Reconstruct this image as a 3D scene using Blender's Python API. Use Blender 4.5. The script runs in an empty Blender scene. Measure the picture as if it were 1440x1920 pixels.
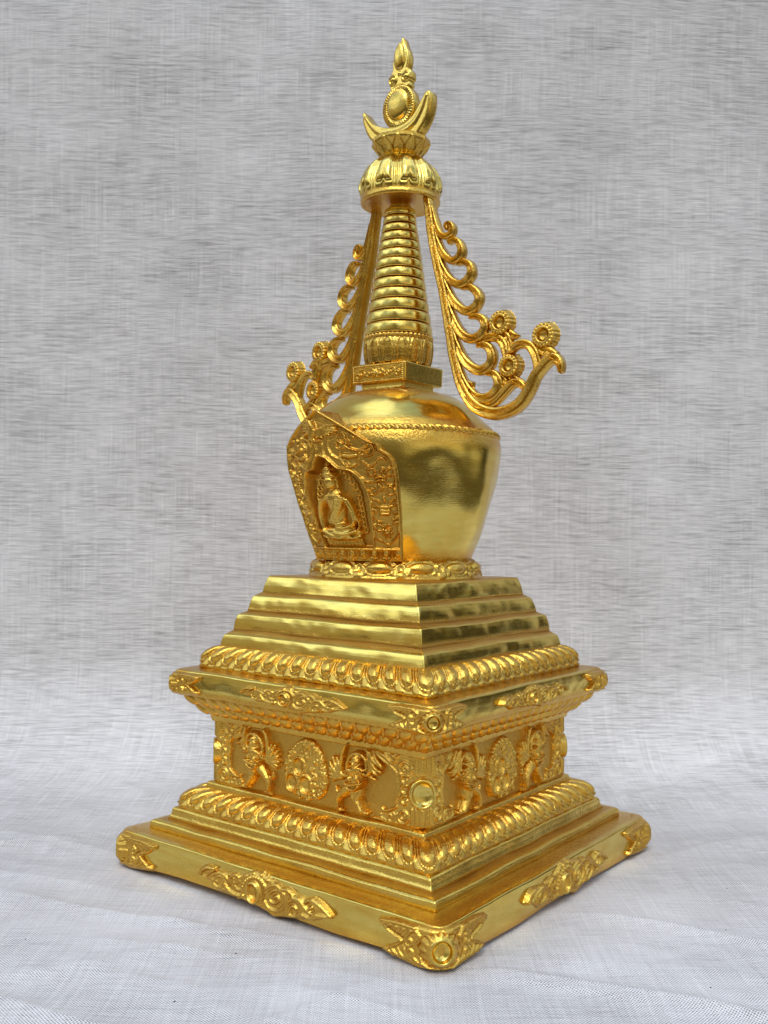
WING=[([(0.176,3.48),(0.19,3.422),(0.202,3.355),(0.219,3.243),(0.251,3.107),(0.293,2.94),(0.33,2.763),(0.357,2.622),(0.392,2.492),(0.439,2.398),(0.502,2.331),(0.593,2.294),(0.681,2.3),(0.75,2.334),(0.803,2.401),(0.839,2.467),(0.9,2.526),(0.938,2.535),(0.963,2.505),(0.968,2.466)],[0.014,0.017,0.019,0.02,0.02,0.02,0.02,0.02,0.021,0.023,0.025,0.026,0.026,0.025,0.024,0.022,0.022,0.021,0.017,0.01]),([(0.212,3.396),(0.231,3.328),(0.262,3.257),(0.299,3.229),(0.336,3.238),(0.343,3.269),(0.325,3.291),(0.304,3.286),(0.31,3.266)],[0.012,0.014,0.014,0.014,0.013,0.012,0.011,0.01,0.009]),([(0.222,3.297),(0.254,3.204),(0.296,3.132),(0.348,3.094),(0.388,3.109),(0.4,3.145),(0.382,3.184),(0.349,3.203),(0.318,3.193)],[0.012,0.015,0.016,0.016,0.016,0.016,0.014,0.013,0.009]),([(0.241,3.185),(0.278,3.082),(0.33,3.004),(0.388,2.967),(0.437,2.98),(0.462,3.016),(0.451,3.056),(0.414,3.079),(0.376,3.077)],[0.012,0.016,0.017,0.018,0.018,0.018,0.016,0.014,0.01]),([(0.269,3.072),(0.312,2.958),(0.364,2.876),(0.427,2.826),(0.483,2.836),(0.508,2.876),(0.49,2.917),(0.448,2.947),(0.407,2.947)],[0.012,0.016,0.018,0.019,0.019,0.019,0.017,0.015,0.01]),([(0.299,2.939),(0.339,2.826),(0.388,2.735),(0.448,2.684),(0.506,2.685),(0.543,2.722),(0.536,2.765),(0.496,2.791),(0.452,2.793)],[0.012,0.017,0.019,0.02,0.02,0.02,0.018,0.015,0.01]),([(0.342,2.761),(0.376,2.657),(0.425,2.575),(0.489,2.523),(0.544,2.518),(0.58,2.546),(0.586,2.59),(0.566,2.627),(0.53,2.644),(0.498,2.643)],[0.012,0.018,0.02,0.021,0.021,0.021,0.02,0.018,0.015,0.01]),([(0.36,2.636),(0.394,2.528),(0.438,2.443),(0.491,2.389),(0.549,2.372),(0.6,2.39),(0.627,2.427),(0.622,2.467),(0.593,2.494),(0.557,2.497)],[0.012,0.016,0.018,0.019,0.021,0.022,0.022,0.02,0.016,0.011]),([(0.438,2.398),(0.492,2.353),(0.549,2.34),(0.6,2.35),(0.646,2.386),(0.69,2.424),(0.725,2.437),(0.755,2.425),(0.774,2.404)],[0.012,0.018,0.02,0.02,0.02,0.019,0.018,0.016,0.012]),([(0.514,2.664),(0.555,2.675),(0.596,2.675),(0.632,2.658),(0.655,2.627),(0.666,2.595),(0.674,2.563)],[0.013,0.018,0.019,0.019,0.019,0.018,0.016]),([(0.627,2.691),(0.667,2.669),(0.68,2.637),(0.693,2.605),(0.728,2.619),(0.762,2.623),(0.796,2.611),(0.821,2.583),(0.838,2.543),(0.848,2.503)],[0.02,0.02,0.02,0.02,0.018,0.018,0.019,0.02,0.02,0.02]),([(0.687,2.678),(0.715,2.666),(0.739,2.666)],[0.02,0.015,0.004]),([(0.849,2.606),(0.874,2.582),(0.907,2.565),(0.94,2.545)],[0.02,0.022,0.022,0.018]),([(0.416,2.467),(0.443,2.456),(0.469,2.44)],[0.01,0.013,0.019]),([(0.629,2.475),(0.65,2.46),(0.67,2.441)],[0.012,0.016,0.014]),([(0.69,2.483),(0.71,2.46),(0.74,2.44),(0.774,2.419)],[0.014,0.015,0.015,0.015])]
ROSETTES=[(0.638,2.739),(0.879,2.65),(0.691,2.521)]
PANEL_EDGE=[(0.437,1.559),(0.438,1.609),(0.416,1.796),(0.401,1.922),(0.388,2.004),(0.375,2.041),(0.357,2.066),(0.336,2.078),(0.318,2.083),(0.303,2.116),(0.293,2.143),(0.272,2.161),(0.18,2.197),(0.105,2.225),(-0.038,2.292)]
NICHE_EDGE=[(0.248,1.619),(0.248,1.706),(0.246,1.775),(0.24,1.853),(0.223,1.912),(0.191,1.96),(0.147,1.99),(0.077,2.002),(0.044,2.028),(0.01,2.052),(-0.03,2.065)]
PANEL_RELIEF=[([(-0.007,2.122),(-0.007,2.09),(0.005,2.062),(0.026,2.052)],[0.004,0.006,0.005,0.003],0.012),([(0.036,2.134),(0.028,2.107),(0.049,2.069),(0.076,2.053),(0.097,2.045)],[0.005,0.005,0.005,0.005,0.005],0.012),([(0.1,2.082),(0.108,2.036),(0.143,2.008),(0.185,2.021),(0.196,2.044)],[0.005,0.006,0.006,0.006,0.004],0.014),([(0.097,2.045),(0.129,2.04),(0.149,2.021),(0.175,2.026)],[0.004,0.004,0.004,0.004],0.01),([(0.216,2.03),(0.245,2.009),(0.274,2.02),(0.294,2.043),(0.317,2.048),(0.328,2.036)],[0.004,0.006,0.006,0.006,0.006,0.005],0.014),([(0.193,2.084),(0.223,2.093),(0.252,2.115),(0.271,2.097),(0.266,2.066),(0.232,2.057),(0.203,2.075)],[0.005,0.005,0.005,0.005,0.005,0.005,0.005],0.016),([(0.203,2.084),(0.233,2.084),(0.252,2.093),(0.252,2.079),(0.227,2.075)],[0.004,0.004,0.004,0.004,0.004],0.012),([(0.123,2.099),(0.101,2.093),(0.08,2.105),(0.086,2.128),(0.113,2.123),(0.123,2.104)],[0.005,0.005,0.005,0.005,0.005,0.005],0.015),([(0.088,2.16),(0.125,2.163),(0.145,2.131)],[0.005,0.005,0.005],0.013),([(0.087,2.155),(0.113,2.118),(0.154,2.094),(0.198,2.084)],[0.006,0.006,0.006,0.006],0.016),([(0.12,2.063),(0.151,2.058),(0.187,2.062)],[0.012,0.014,0.012],0.018),([(0.13,2.149),(0.144,2.117)],[0.008,0.01],0.014),([(0.175,2.148),(0.178,2.146)],[0.009,0.009],0.016),([(0.211,1.957),(0.23,1.939),(0.26,1.935),(0.276,1.939)],[0.004,0.005,0.005,0.004],0.012),([(0.239,1.993),(0.269,1.998),(0.277,1.975),(0.252,1.964),(0.236,1.98)],[0.005,0.005,0.005,0.005,0.005],0.014),([(0.326,1.98),(0.346,1.998),(0.379,2.003),(0.365,1.971),(0.336,1.967)],[0.005,0.005,0.005,0.005,0.005],0.014),([(0.276,1.953),(0.306,1.962),(0.331,1.953)],[0.006,0.008,0.006],0.016),([(0.281,1.939),(0.306,1.946),(0.33,1.94)],[0.006,0.008,0.006],0.016),([(0.295,1.926),(0.31,1.912),(0.314,1.894)],[0.008,0.009,0.006],0.016),([(0.307,1.984),(0.317,1.998)],[0.007,0.007],0.015),([(0.274,1.908),(0.248,1.898),(0.257,1.876),(0.289,1.89),(0.3,1.908)],[0.005,0.005,0.005,0.005,0.005],0.013),([(0.325,1.908),(0.35,1.876),(0.38,1.89),(0.36,1.913),(0.33,1.912)],[0.005,0.005,0.005,0.005,0.005],0.013),([(0.335,1.926),(0.37,1.926),(0.382,1.945)],[0.004,0.004,0.004],0.012),([(0.256,1.857),(0.292,1.844),(0.302,1.826),(0.269,1.821),(0.255,1.844)],[0.005,0.005,0.005,0.005,0.005],0.014),([(0.391,1.854),(0.36,1.849),(0.344,1.826),(0.375,1.827),(0.391,1.845)],[0.005,0.005,0.005,0.005,0.005],0.014),([(0.319,1.862),(0.323,1.844)],[0.007,0.006],0.015),([(0.301,1.817),(0.349,1.817)],[0.009,0.009],0.014),([(0.3,1.801),(0.349,1.801)],[0.009,0.009],0.014),([(0.302,1.785),(0.346,1.785)],[0.009,0.009],0.014),([(0.257,1.807),(0.279,1.798),(0.261,1.78),(0.281,1.752),(0.309,1.748)],[0.005,0.005,0.005,0.005,0.005],0.012),([(0.392,1.799),(0.37,1.785),(0.392,1.767),(0.365,1.758)],[0.005,0.005,0.005,0.005],0.012),([(0.343,1.7),(0.363,1.694)],[0.004,0.007],0.016),([(0.339,1.696),(0.349,1.677)],[0.004,0.007],0.016),([(0.334,1.695),(0.327,1.674)],[0.004,0.007],0.016),([(0.33,1.698),(0.311,1.688)],[0.004,0.007],0.016),([(0.33,1.704),(0.31,1.71)],[0.004,0.007],0.016),([(0.333,1.708),(0.324,1.727)],[0.004,0.007],0.016),([(0.338,1.709),(0.345,1.729)],[0.004,0.007],0.016),([(0.342,1.705),(0.361,1.716)],[0.004,0.007],0.016),([(0.263,1.734),(0.263,1.673),(0.304,1.655),(0.34,1.641),(0.377,1.665),(0.397,1.689),(0.396,1.735)],[0.005,0.005,0.005,0.005,0.005,0.005,0.005],0.012),([(0.274,1.738),(0.303,1.729),(0.313,1.711),(0.284,1.706),(0.268,1.724)],[0.005,0.005,0.005,0.005,0.005],0.012),([(0.371,1.739),(0.393,1.749)],[0.006,0.006],0.012),([(0.217,1.844),(0.241,1.844)],[0.004,0.003],0.004)]
BIRD=[([(-0.041,2.199),(-0.073,2.212),(-0.108,2.22)],[0.006,0.007,0.004],0.018),([(-0.041,2.201),(-0.068,2.218),(-0.095,2.23)],[0.006,0.007,0.004],0.018),([(-0.04,2.203),(-0.059,2.225),(-0.08,2.241)],[0.006,0.007,0.004],0.018),([(-0.036,2.205),(-0.049,2.228),(-0.063,2.245)],[0.006,0.007,0.004],0.018),([(-0.033,2.207),(-0.039,2.227),(-0.046,2.241)],[0.006,0.007,0.004],0.018),([(-0.045,2.194),(-0.077,2.201),(-0.113,2.203)],[0.006,0.007,0.004],0.018),([(-0.045,2.189),(-0.076,2.19),(-0.11,2.187)],[0.006,0.007,0.004],0.018),([(-0.042,2.182),(-0.067,2.176),(-0.093,2.164)],[0.006,0.007,0.004],0.018),([(-0.01,2.183),(0.056,2.192),(0.115,2.191)],[0.006,0.008,0.004],0.018),([(-0.007,2.178),(0.054,2.184),(0.11,2.18)],[0.006,0.008,0.004],0.018),([(-0.004,2.172),(0.048,2.176),(0.096,2.169)],[0.006,0.008,0.004],0.018),([(-0.004,2.168),(0.038,2.169),(0.077,2.16)],[0.006,0.008,0.004],0.018),([(-0.004,2.162),(0.026,2.164),(0.054,2.154)],[0.006,0.008,0.004],0.018),([(-0.006,2.157),(0.013,2.158),(0.031,2.149)],[0.006,0.008,0.004],0.018),([(-0.013,2.187),(0.046,2.2),(0.1,2.203)],[0.006,0.008,0.004],0.018),([(-0.024,2.209),(-0.028,2.184),(-0.034,2.156)],[0.014,0.022,0.016],0.028),([(-0.027,2.221),(-0.026,2.209)],[0.012,0.014],0.03),([(-0.034,2.156),(-0.059,2.144),(-0.087,2.15)],[0.008,0.008,0.008],0.018),([(-0.031,2.156),(-0.013,2.137),(0.012,2.14)],[0.008,0.008,0.008],0.018),([(-0.034,2.156),(-0.036,2.124)],[0.01,0.006],0.02)]
GUARDIAN=[([(0.311,0.664),(0.31,0.638)],[0.03,0.03],0.05),([(0.252,0.607),(0.258,0.643),(0.28,0.677),(0.309,0.691),(0.342,0.686),(0.363,0.664),(0.369,0.63)],[0.01,0.012,0.012,0.012,0.012,0.012,0.008],0.034),([(0.31,0.649),(0.312,0.634)],[0.008,0.014],0.062),([(0.286,0.651),(0.3,0.656)],[0.006,0.005],0.058),([(0.321,0.659),(0.337,0.659)],[0.005,0.006],0.058),([(0.298,0.624),(0.312,0.623),(0.329,0.629)],[0.006,0.006,0.006],0.058),([(0.286,0.621),(0.25,0.602)],[0.008,0.005],0.06),([(0.287,0.617),(0.261,0.596)],[0.008,0.005],0.06),([(0.295,0.616),(0.276,0.593)],[0.008,0.005],0.06),([(0.304,0.615),(0.29,0.592)],[0.008,0.005],0.06),([(0.312,0.617),(0.307,0.593)],[0.008,0.005],0.06),([(0.32,0.618),(0.322,0.596)],[0.008,0.005],0.06),([(0.329,0.621),(0.338,0.599)],[0.008,0.005],0.06),([(0.334,0.627),(0.354,0.608)],[0.008,0.005],0.06),([(0.337,0.634),(0.365,0.621)],[0.008,0.005],0.06),([(0.307,0.596),(0.307,0.577),(0.302,0.55)],[0.044,0.046,0.034],0.046),([(0.287,0.578),(0.288,0.574)],[0.018,0.018],0.06),([(0.329,0.585),(0.331,0.58)],[0.018,0.018],0.06),([(0.276,0.589),(0.241,0.581),(0.221,0.589)],[0.018,0.016,0.014],0.038),([(0.221,0.587),(0.219,0.624),(0.225,0.669),(0.236,0.702),(0.248,0.719)],[0.014,0.013,0.012,0.012,0.008],0.036),([(0.346,0.602),(0.376,0.605),(0.39,0.633),(0.386,0.667),(0.378,0.696),(0.372,0.712)],[0.016,0.015,0.014,0.014,0.012,0.01],0.036),([(0.386,0.706),(0.4,0.674),(0.452,0.645)],[0.008,0.011,0.007],0.03),([(0.402,0.717),(0.419,0.681),(0.452,0.652)],[0.008,0.011,0.007],0.03),([(0.392,0.664),(0.414,0.637),(0.447,0.625)],[0.008,0.011,0.007],0.03),([(0.39,0.646),(0.404,0.622),(0.426,0.611)],[0.008,0.011,0.007],0.03),([(0.371,0.596),(0.396,0.589),(0.415,0.585)],[0.012,0.009,0.004],0.022),([(0.227,0.568),(0.186,0.619),(0.17,0.656)],[0.012,0.012,0.006],0.034),([(0.227,0.568),(0.206,0.613),(0.194,0.656)],[0.012,0.012,0.006],0.034),([(0.227,0.568),(0.171,0.603),(0.152,0.631)],[0.012,0.012,0.006],0.034),([(0.227,0.568),(0.172,0.588),(0.147,0.605)],[0.012,0.012,0.006],0.034),([(0.227,0.568),(0.172,0.572),(0.145,0.579)],[0.012,0.012,0.006],0.034),([(0.227,0.568),(0.178,0.562),(0.15,0.556)],[0.012,0.012,0.006],0.034),([(0.227,0.568),(0.19,0.558),(0.167,0.542)],[0.012,0.012,0.006],0.034),([(0.265,0.553),(0.285,0.55),(0.316,0.553),(0.355,0.565)],[0.01,0.011,0.011,0.009],0.066),([(0.266,0.546),(0.288,0.53),(0.319,0.531),(0.344,0.55)],[0.009,0.011,0.011,0.009],0.062),([(0.288,0.53),(0.301,0.51),(0.299,0.493)],[0.014,0.02,0.012],0.05),([(0.271,0.527),(0.243,0.507),(0.217,0.485)],[0.034,0.03,0.022],0.044),([(0.217,0.487),(0.206,0.461),(0.207,0.432)],[0.023,0.018,0.015],0.044),([(0.2,0.417),(0.219,0.418),(0.233,0.422)],[0.012,0.012,0.008],0.032),([(0.316,0.526),(0.32,0.5),(0.314,0.482)],[0.034,0.03,0.022],0.046),([(0.313,0.486),(0.332,0.459),(0.349,0.436)],[0.024,0.021,0.018],0.048),([(0.346,0.431),(0.363,0.428),(0.381,0.433)],[0.015,0.014,0.008],0.034),([(0.203,0.493),(0.188,0.5),(0.185,0.519)],[0.01,0.013,0.006],0.024)]
PLAQUE=[(-0.022,0.715),(-0.074,0.69),(-0.121,0.64),(-0.146,0.574),(-0.146,0.511),(-0.133,0.467),(-0.085,0.434),(-0.016,0.425),(0.066,0.435),(0.118,0.479),(0.13,0.541),(0.113,0.606),(0.082,0.666),(0.035,0.707)]
PLAQUE_CUPS=[(-0.048,0.576),(-0.091,0.495),(-0.005,0.496)]
PILLAR_EDGE=[(0.252,0.719),(0.197,0.68),(0.148,0.658),(0.116,0.629),(0.115,0.587),(0.108,0.546),(0.119,0.502),(0.161,0.469),(0.198,0.453),(0.225,0.414)]
CLOUD=[([(-0.362,0.086),(-0.345,0.109),(-0.31,0.127),(-0.268,0.129)],[0.014,0.016,0.016,0.008],0.034),([(-0.344,0.081),(-0.309,0.079),(-0.267,0.107),(-0.219,0.12),(-0.184,0.107),(-0.17,0.087)],[0.01,0.012,0.012,0.012,0.012,0.008],0.03),([(-0.274,0.077),(-0.266,0.055),(-0.231,0.049),(-0.197,0.071),(-0.201,0.098),(-0.232,0.103),(-0.256,0.086),(-0.242,0.073)],[0.009,0.009,0.009,0.009,0.009,0.009,0.009,0.009],0.03),([(-0.198,0.09),(-0.17,0.054),(-0.115,0.041),(-0.069,0.049)],[0.009,0.011,0.011,0.008],0.032),([(-0.157,0.085),(-0.164,0.107),(-0.131,0.133),(-0.104,0.125),(-0.113,0.1),(-0.137,0.099),(-0.134,0.114)],[0.009,0.009,0.009,0.009,0.009,0.009,0.009],0.03),([(-0.177,0.062),(-0.19,0.049),(-0.217,0.043)],[0.012,0.012,0.01],0.026),([(-0.13,0.082),(-0.109,0.068),(-0.076,0.071)],[0.01,0.01,0.01],0.028),([(0.058,0.128),(0.06,0.127)],[0.012,0.012],0.034),([(0.048,0.139),(0.05,0.138)],[0.012,0.012],0.034),([(0.072,0.154),(0.074,0.153)],[0.01,0.01],0.026),([(0.036,0.147),(0.038,0.146)],[0.012,0.012],0.034),([(0.021,0.152),(0.023,0.15)],[0.012,0.012],0.034),([(0.033,0.169),(0.035,0.168)],[0.01,0.01],0.026),([(0.005,0.153),(0.007,0.151)],[0.012,0.012],0.034),([(-0.012,0.15),(-0.01,0.149)],[0.012,0.012],0.034),([(-0.014,0.166),(-0.012,0.164)],[0.01,0.01],0.026),([(-0.029,0.144),(-0.027,0.142)],[0.012,0.012],0.034),([(-0.045,0.134),(-0.043,0.133)],[0.012,0.012],0.034),([(-0.061,0.144),(-0.059,0.143)],[0.01,0.01],0.026),([(-0.059,0.122),(-0.057,0.12)],[0.012,0.012],0.034),([(-0.07,0.107),(-0.068,0.106)],[0.012,0.012],0.034),([(-0.097,0.109),(-0.095,0.108)],[0.01,0.01],0.026),([(-0.078,0.091),(-0.076,0.09)],[0.012,0.012],0.034),([(-0.082,0.075),(-0.08,0.074)],[0.012,0.012],0.034),([(-0.115,0.068),(-0.113,0.066)],[0.01,0.01],0.026),([(-0.082,0.059),(-0.08,0.058)],[0.012,0.012],0.034),([(-0.078,0.044),(-0.076,0.043)],[0.012,0.012],0.034),([(-0.11,0.029),(-0.107,0.028)],[0.01,0.01],0.026),([(0.061,0.057),(0.087,0.032),(0.131,0.029),(0.174,0.058),(0.188,0.097),(0.166,0.123),(0.123,0.122),(0.089,0.096),(0.096,0.066),(0.124,0.063),(0.149,0.083),(0.139,0.098),(0.12,0.087)],[0.01,0.01,0.01,0.01,0.01,0.01,0.01,0.01,0.01,0.01,0.01,0.01,0.01],0.032),([(0.06,0.112),(0.091,0.132),(0.128,0.145),(0.16,0.135),(0.197,0.139),(0.228,0.124)],[0.011,0.011,0.011,0.011,0.011,0.011],0.03),([(0.174,0.031),(0.192,0.053),(0.204,0.087),(0.24,0.105),(0.271,0.094),(0.277,0.065),(0.248,0.036),(0.211,0.031),(0.211,0.058),(0.235,0.077),(0.253,0.068)],[0.01,0.01,0.01,0.01,0.01,0.01,0.01,0.01,0.01,0.01,0.01],0.032),([(0.228,0.115),(0.27,0.112),(0.295,0.091),(0.325,0.072),(0.36,0.072)],[0.013,0.014,0.014,0.012,0.009],0.034),([(0.3,0.11),(0.329,0.126),(0.365,0.108),(0.36,0.081),(0.331,0.069),(0.324,0.085),(0.342,0.098)],[0.011,0.011,0.011,0.011,0.011,0.011,0.011],0.032),([(0.283,0.049),(0.325,0.046),(0.372,0.067),(0.441,0.077)],[0.014,0.016,0.02,0.006],0.03),([(0.341,0.133),(0.376,0.12),(0.412,0.102),(0.444,0.082)],[0.01,0.014,0.014,0.008],0.032),([(0.068,0.023),(0.106,0.005),(0.162,0.015)],[0.012,0.014,0.01],0.02),([(-0.082,0.037),(-0.022,0.028),(0.036,0.029)],[0.014,0.016,0.014],0.022)]
CLOUD_OUT=[(-0.377,0.085),(-0.321,0.126),(-0.244,0.119),(-0.175,0.134),(-0.088,0.144),(-0.01,0.176),(0.093,0.162),(0.169,0.147),(0.242,0.133),(0.314,0.128),(0.379,0.118),(0.441,0.076),(0.363,0.048),(0.305,0.029),(0.221,0.013),(0.147,0.003),(0.071,0.003),(-0.006,0.016),(-0.105,0.024),(-0.186,0.028),(-0.248,0.028),(-0.291,0.056)]
CLOUD_CUP=[(-0.009,0.077)]
PZ=[1.5,1.57,1.7,1.85,2,2.1,2.2,2.35]
PR=[0.41,0.432,0.483,0.535,0.578,0.594,0.603,0.613]
import bpy, math, random
import numpy as np
from mathutils import Vector, Matrix
random.seed(7)
C=bpy.context.scene.collection
PI=math.pi
TH=2*PI

# ---------------------------------------------------------------- noise
_rng=np.random.RandomState(11)
_tab=_rng.rand(32,32,32)
def vnoise(x,y,z):
    x,y,z=np.broadcast_arrays(np.asarray(x,float),np.asarray(y,float),np.asarray(z,float))
    xi,yi,zi=np.floor(x).astype(int),np.floor(y).astype(int),np.floor(z).astype(int)
    fx,fy,fz=x-xi,y-yi,z-zi
    fx,fy,fz=[f*f*(3-2*f) for f in (fx,fy,fz)]
    r=0
    for a in (0,1):
        for b in (0,1):
            for c in (0,1):
                r=r+_tab[(xi+a)%32,(yi+b)%32,(zi+c)%32]*(fx if a else 1-fx)*(fy if b else 1-fy)*(fz if c else 1-fz)
    return r*2-1
def fbm(x,y,z,o=3):
    s=0;a=1
    for k in range(o):
        s=s+a*vnoise(x*2**k+7.3*k,y*2**k+3.1*k,z*2**k+1.7*k); a*=.5
    return s
def sm(a,b,x): 
    t=np.clip((x-a)/(b-a),0,1); return t*t*(3-2*t)

# ---------------------------------------------------------------- object helpers
def setp(o,label=None,cat=None,group=None,kind=None):
    if label:o['label']=label
    if cat:o['category']=cat
    if group:o['group']=group
    if kind:o['kind']=kind
    return o
def empty(name,loc=(0,0,0)):
    o=bpy.data.objects.new(name,None); o.location=loc; o.empty_display_size=.1; C.objects.link(o); return o
def mesh_obj(name,V,F,mat,parent=None,polish=None,smooth=True,sharp=None,label=None):
    V=np.asarray(V,float).reshape(-1,3)
    me=bpy.data.meshes.new(name)
    F=[np.asarray(f) for f in F] if isinstance(F,list) else F
    if isinstance(F,np.ndarray):
        nf=len(F);k=F.shape[1]
        me.vertices.add(len(V)); me.vertices.foreach_set('co',V.ravel())
        me.loops.add(nf*k); me.loops.foreach_set('vertex_index',F.ravel().astype(np.int32))
        me.polygons.add(nf); me.polygons.foreach_set('loop_start',(np.arange(nf)*k).astype(np.int32))
        me.update(calc_edges=True)
    else:
        me.from_pydata([tuple(v) for v in V],[],[tuple(int(i) for i in f) for f in F])
    me.validate(); 
    me.polygons.foreach_set('use_smooth',[smooth]*len(me.polygons))
    if sharp: me.set_sharp_from_angle(angle=math.radians(sharp))
    a=me.attributes.new('polish','FLOAT','POINT')
    pv=np.zeros(len(V)) if polish is None else np.broadcast_to(np.asarray(polish,float).ravel() if np.ndim(polish) else polish,(len(V),))
    a.data.foreach_set('value',np.ascontiguousarray(pv,dtype=np.float32))
    me.materials.append(mat)
    o=bpy.data.objects.new(name,me); C.objects.link(o)
    if parent:o.parent=parent
    if label:o['label']=label
    return o
def grid_faces(n,m,wrapu=False,off=0,flip=False):
    # n rows, m columns ; index=i*m+j
    i=np.arange(n-1)[:,None]; j=np.arange(m if wrapu else m-1)[None,:]
    a=i*m+j; b=i*m+(j+1)%m; c=(i+1)*m+(j+1)%m; d=(i+1)*m+j
    f=np.stack([a,b,c,d],-1).reshape(-1,4)+off
    return f[:,::-1] if flip else f
def copy_rot(o,k,parent=None):
    c=o.copy(); C.objects.link(c); c.rotation_euler=(0,0,k*PI/2)
    if parent:c.parent=parent
    return c

# ---------------------------------------------------------------- height fields
def crom(pts,n):
    p=np.array(pts,float)
    if len(p)==1: p=np.vstack([p,p+1e-5])
    P=np.vstack([2*p[0]-p[1],p,2*p[-1]-p[-2]])
    out=[]
    m=len(p)-1
    for i in range(m):
        t=np.linspace(0,1,n,endpoint=(i==m-1))[:,None]
        a,b,c,d=P[i],P[i+1],P[i+2],P[i+3]
        out.append(.5*((2*b)+(-a+c)*t+(2*a-5*b+4*c-d)*t*t+(-a+3*b-3*c+d)*t**3))
    return np.vstack(out)
def crom1(v,n):
    v=np.asarray(v,float)
    return np.interp(np.linspace(0,1,n),np.linspace(0,1,len(v)),v)
class HF:
    def __init__(s,u0,u1,v0,v1,res):
        s.nu=int(round((u1-u0)/res))+1; s.nv=int(round((v1-v0)/res))+1
        s.u=np.linspace(u0,u1,s.nu); s.v=np.linspace(v0,v1,s.nv); s.res=res
        s.U,s.V=np.meshgrid(s.u,s.v); s.H=np.zeros_like(s.U)
    def win(s,x,y,w):
        i0,i1=np.searchsorted(s.u,[x-w,x+w]); j0,j1=np.searchsorted(s.v,[y-w,y+w]); return slice(j0,j1),slice(i0,i1)
    def field(s,pts,w):
        T=np.zeros_like(s.H)
        w=np.atleast_1d(w); p0=np.array(pts,float)
        L=np.hypot(*np.diff(p0,axis=0).T).sum() if len(p0)>1 else 0
        n=max(3,int(L/max(len(p0)-1,1)/(s.res*.7))+2)
        p=crom(pts,n); ww=crom1(w,len(p))
        for (x,y),r in zip(p,ww):
            r=max(r,s.res*1.1); W=s.win(x,y,r); 
            d=1-((s.U[W]-x)**2+(s.V[W]-y)**2)/r**2
            T[W]=np.maximum(T[W],np.sqrt(np.maximum(d,0)))
        return T
    def stroke(s,pts,w,h,mode='max',flat=1.0):
        T=np.minimum(s.field(pts,w)*flat,1)*h
        s.H=np.maximum(s.H,T) if mode=='max' else s.H+T
        return s
    def dot(s,x,y,r,h,mode='max',ry=None):
        ry=ry or r; W=s.win(x,y,max(r,ry)); d=1-((s.U[W]-x)/r)**2-((s.V[W]-y)/ry)**2
        T=np.sqrt(np.maximum(d,0))*h
        s.H[W]=np.maximum(s.H[W],T) if mode=='max' else s.H[W]+T
    def cup(s,x,y,rx,ry,h,depth,rim=.2):
        W=s.win(x,y,max(rx,ry)*1.15); d=np.sqrt(((s.U[W]-x)/rx)**2+((s.V[W]-y)/ry)**2)
        H=s.H[W]
        ring=h-abs(d-(1-rim/2))/(rim/2)*.25*h
        inn=h*.75-depth*np.sqrt(np.maximum(0,1-(d/(1-rim))**2))
        v=np.where(d<1-rim,inn,ring); m=d<1.0
        H[m]=v[m]
        k=(d>=1)&(d<1.1); H[k]=np.maximum(H[k],(h*.75)*(1.1-d[k])/.1)
        s.H[W]=H
    def spiral(s,x,y,r,turns,w,h,a0=0,sgn=1,ry=None):
        t=np.linspace(0,1,int(10*turns)+4); rr=r*(1-.85*t); a=a0+sgn*TH*turns*t
        ry=(ry or r)/r
        s.stroke([(x+q*math.cos(b),y+ry*q*math.sin(b)) for q,b in zip(rr,a)],[w,w,w*.8],h)
    def poly(s,pts,h,edge=.012,n=6,mode='max',soft=True):
        p=crom(list(pts)+[pts[0]],n); p=p[:-1]
        inside=np.zeros(s.U.shape,bool); D=np.full(s.U.shape,9.)
        for k in range(len(p)):
            (x1,y1),(x2,y2)=p[k-1],p[k]
            c=((y1>s.V)!=(y2>s.V))
            xi=(x2-x1)*(s.V-y1)/((y2-y1) if abs(y2-y1)>1e-12 else 1e-12)+x1
            inside^=c&(s.U<xi)
            dx,dy=x2-x1,y2-y1; t=np.clip(((s.U-x1)*dx+(s.V-y1)*dy)/(dx*dx+dy*dy+1e-12),0,1)
            D=np.minimum(D,np.hypot(s.U-x1-t*dx,s.V-y1-t*dy))
        q=np.clip(D/edge,0,1); T=np.where(inside,h*np.sqrt(1-(1-q)**2),0)
        if mode=='max': s.H=np.maximum(s.H,T)
        return inside,D
    def blur(s,k=1):
        for _ in range(k):
            P=np.pad(s.H,1,mode='edge'); s.H=(P[:-2,1:-1]+P[2:,1:-1]+P[1:-1,:-2]+P[1:-1,2:]+4*P[1:-1,1:-1])/8
        return s
    def sample(s,U,V):
        x=np.clip((U-s.u[0])/(s.u[1]-s.u[0]),0,s.nu-1.001); y=np.clip((V-s.v[0])/(s.v[1]-s.v[0]),0,s.nv-1.001)
        i,j=x.astype(int),y.astype(int); a,b=x-i,y-j; H=s.H
        return H[j,i]*(1-a)*(1-b)+H[j,i+1]*a*(1-b)+H[j+1,i]*(1-a)*b+H[j+1,i+1]*a*b
    def build(s,name,fn,mat,parent,eps=.0012,sink=.006,polish=None,label=None,rough=.0):
        m=s.H>eps
        g=m.copy()
        for dj in (-1,0,1):
            for di in (-1,0,1): g|=np.roll(np.roll(m,dj,0),di,1)
        H=np.where(m,s.H,-sink)
        if rough: H=H+np.where(m,rough*fbm(s.U*60,s.V*60,0*s.U+3.3,2),0)
        X,Y,Z=fn(s.U,s.V,H)
        cell=m[:-1,:-1]|m[1:,:-1]|m[:-1,1:]|m[1:,1:]
        idx=-np.ones(s.U.shape,int)
        used=np.zeros(s.U.shape,bool)
        used[:-1,:-1]|=cell;used[1:,:-1]|=cell;used[:-1,1:]|=cell;used[1:,1:]|=cell
        idx[used]=np.arange(used.sum())
        j,i=np.where(cell)
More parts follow.
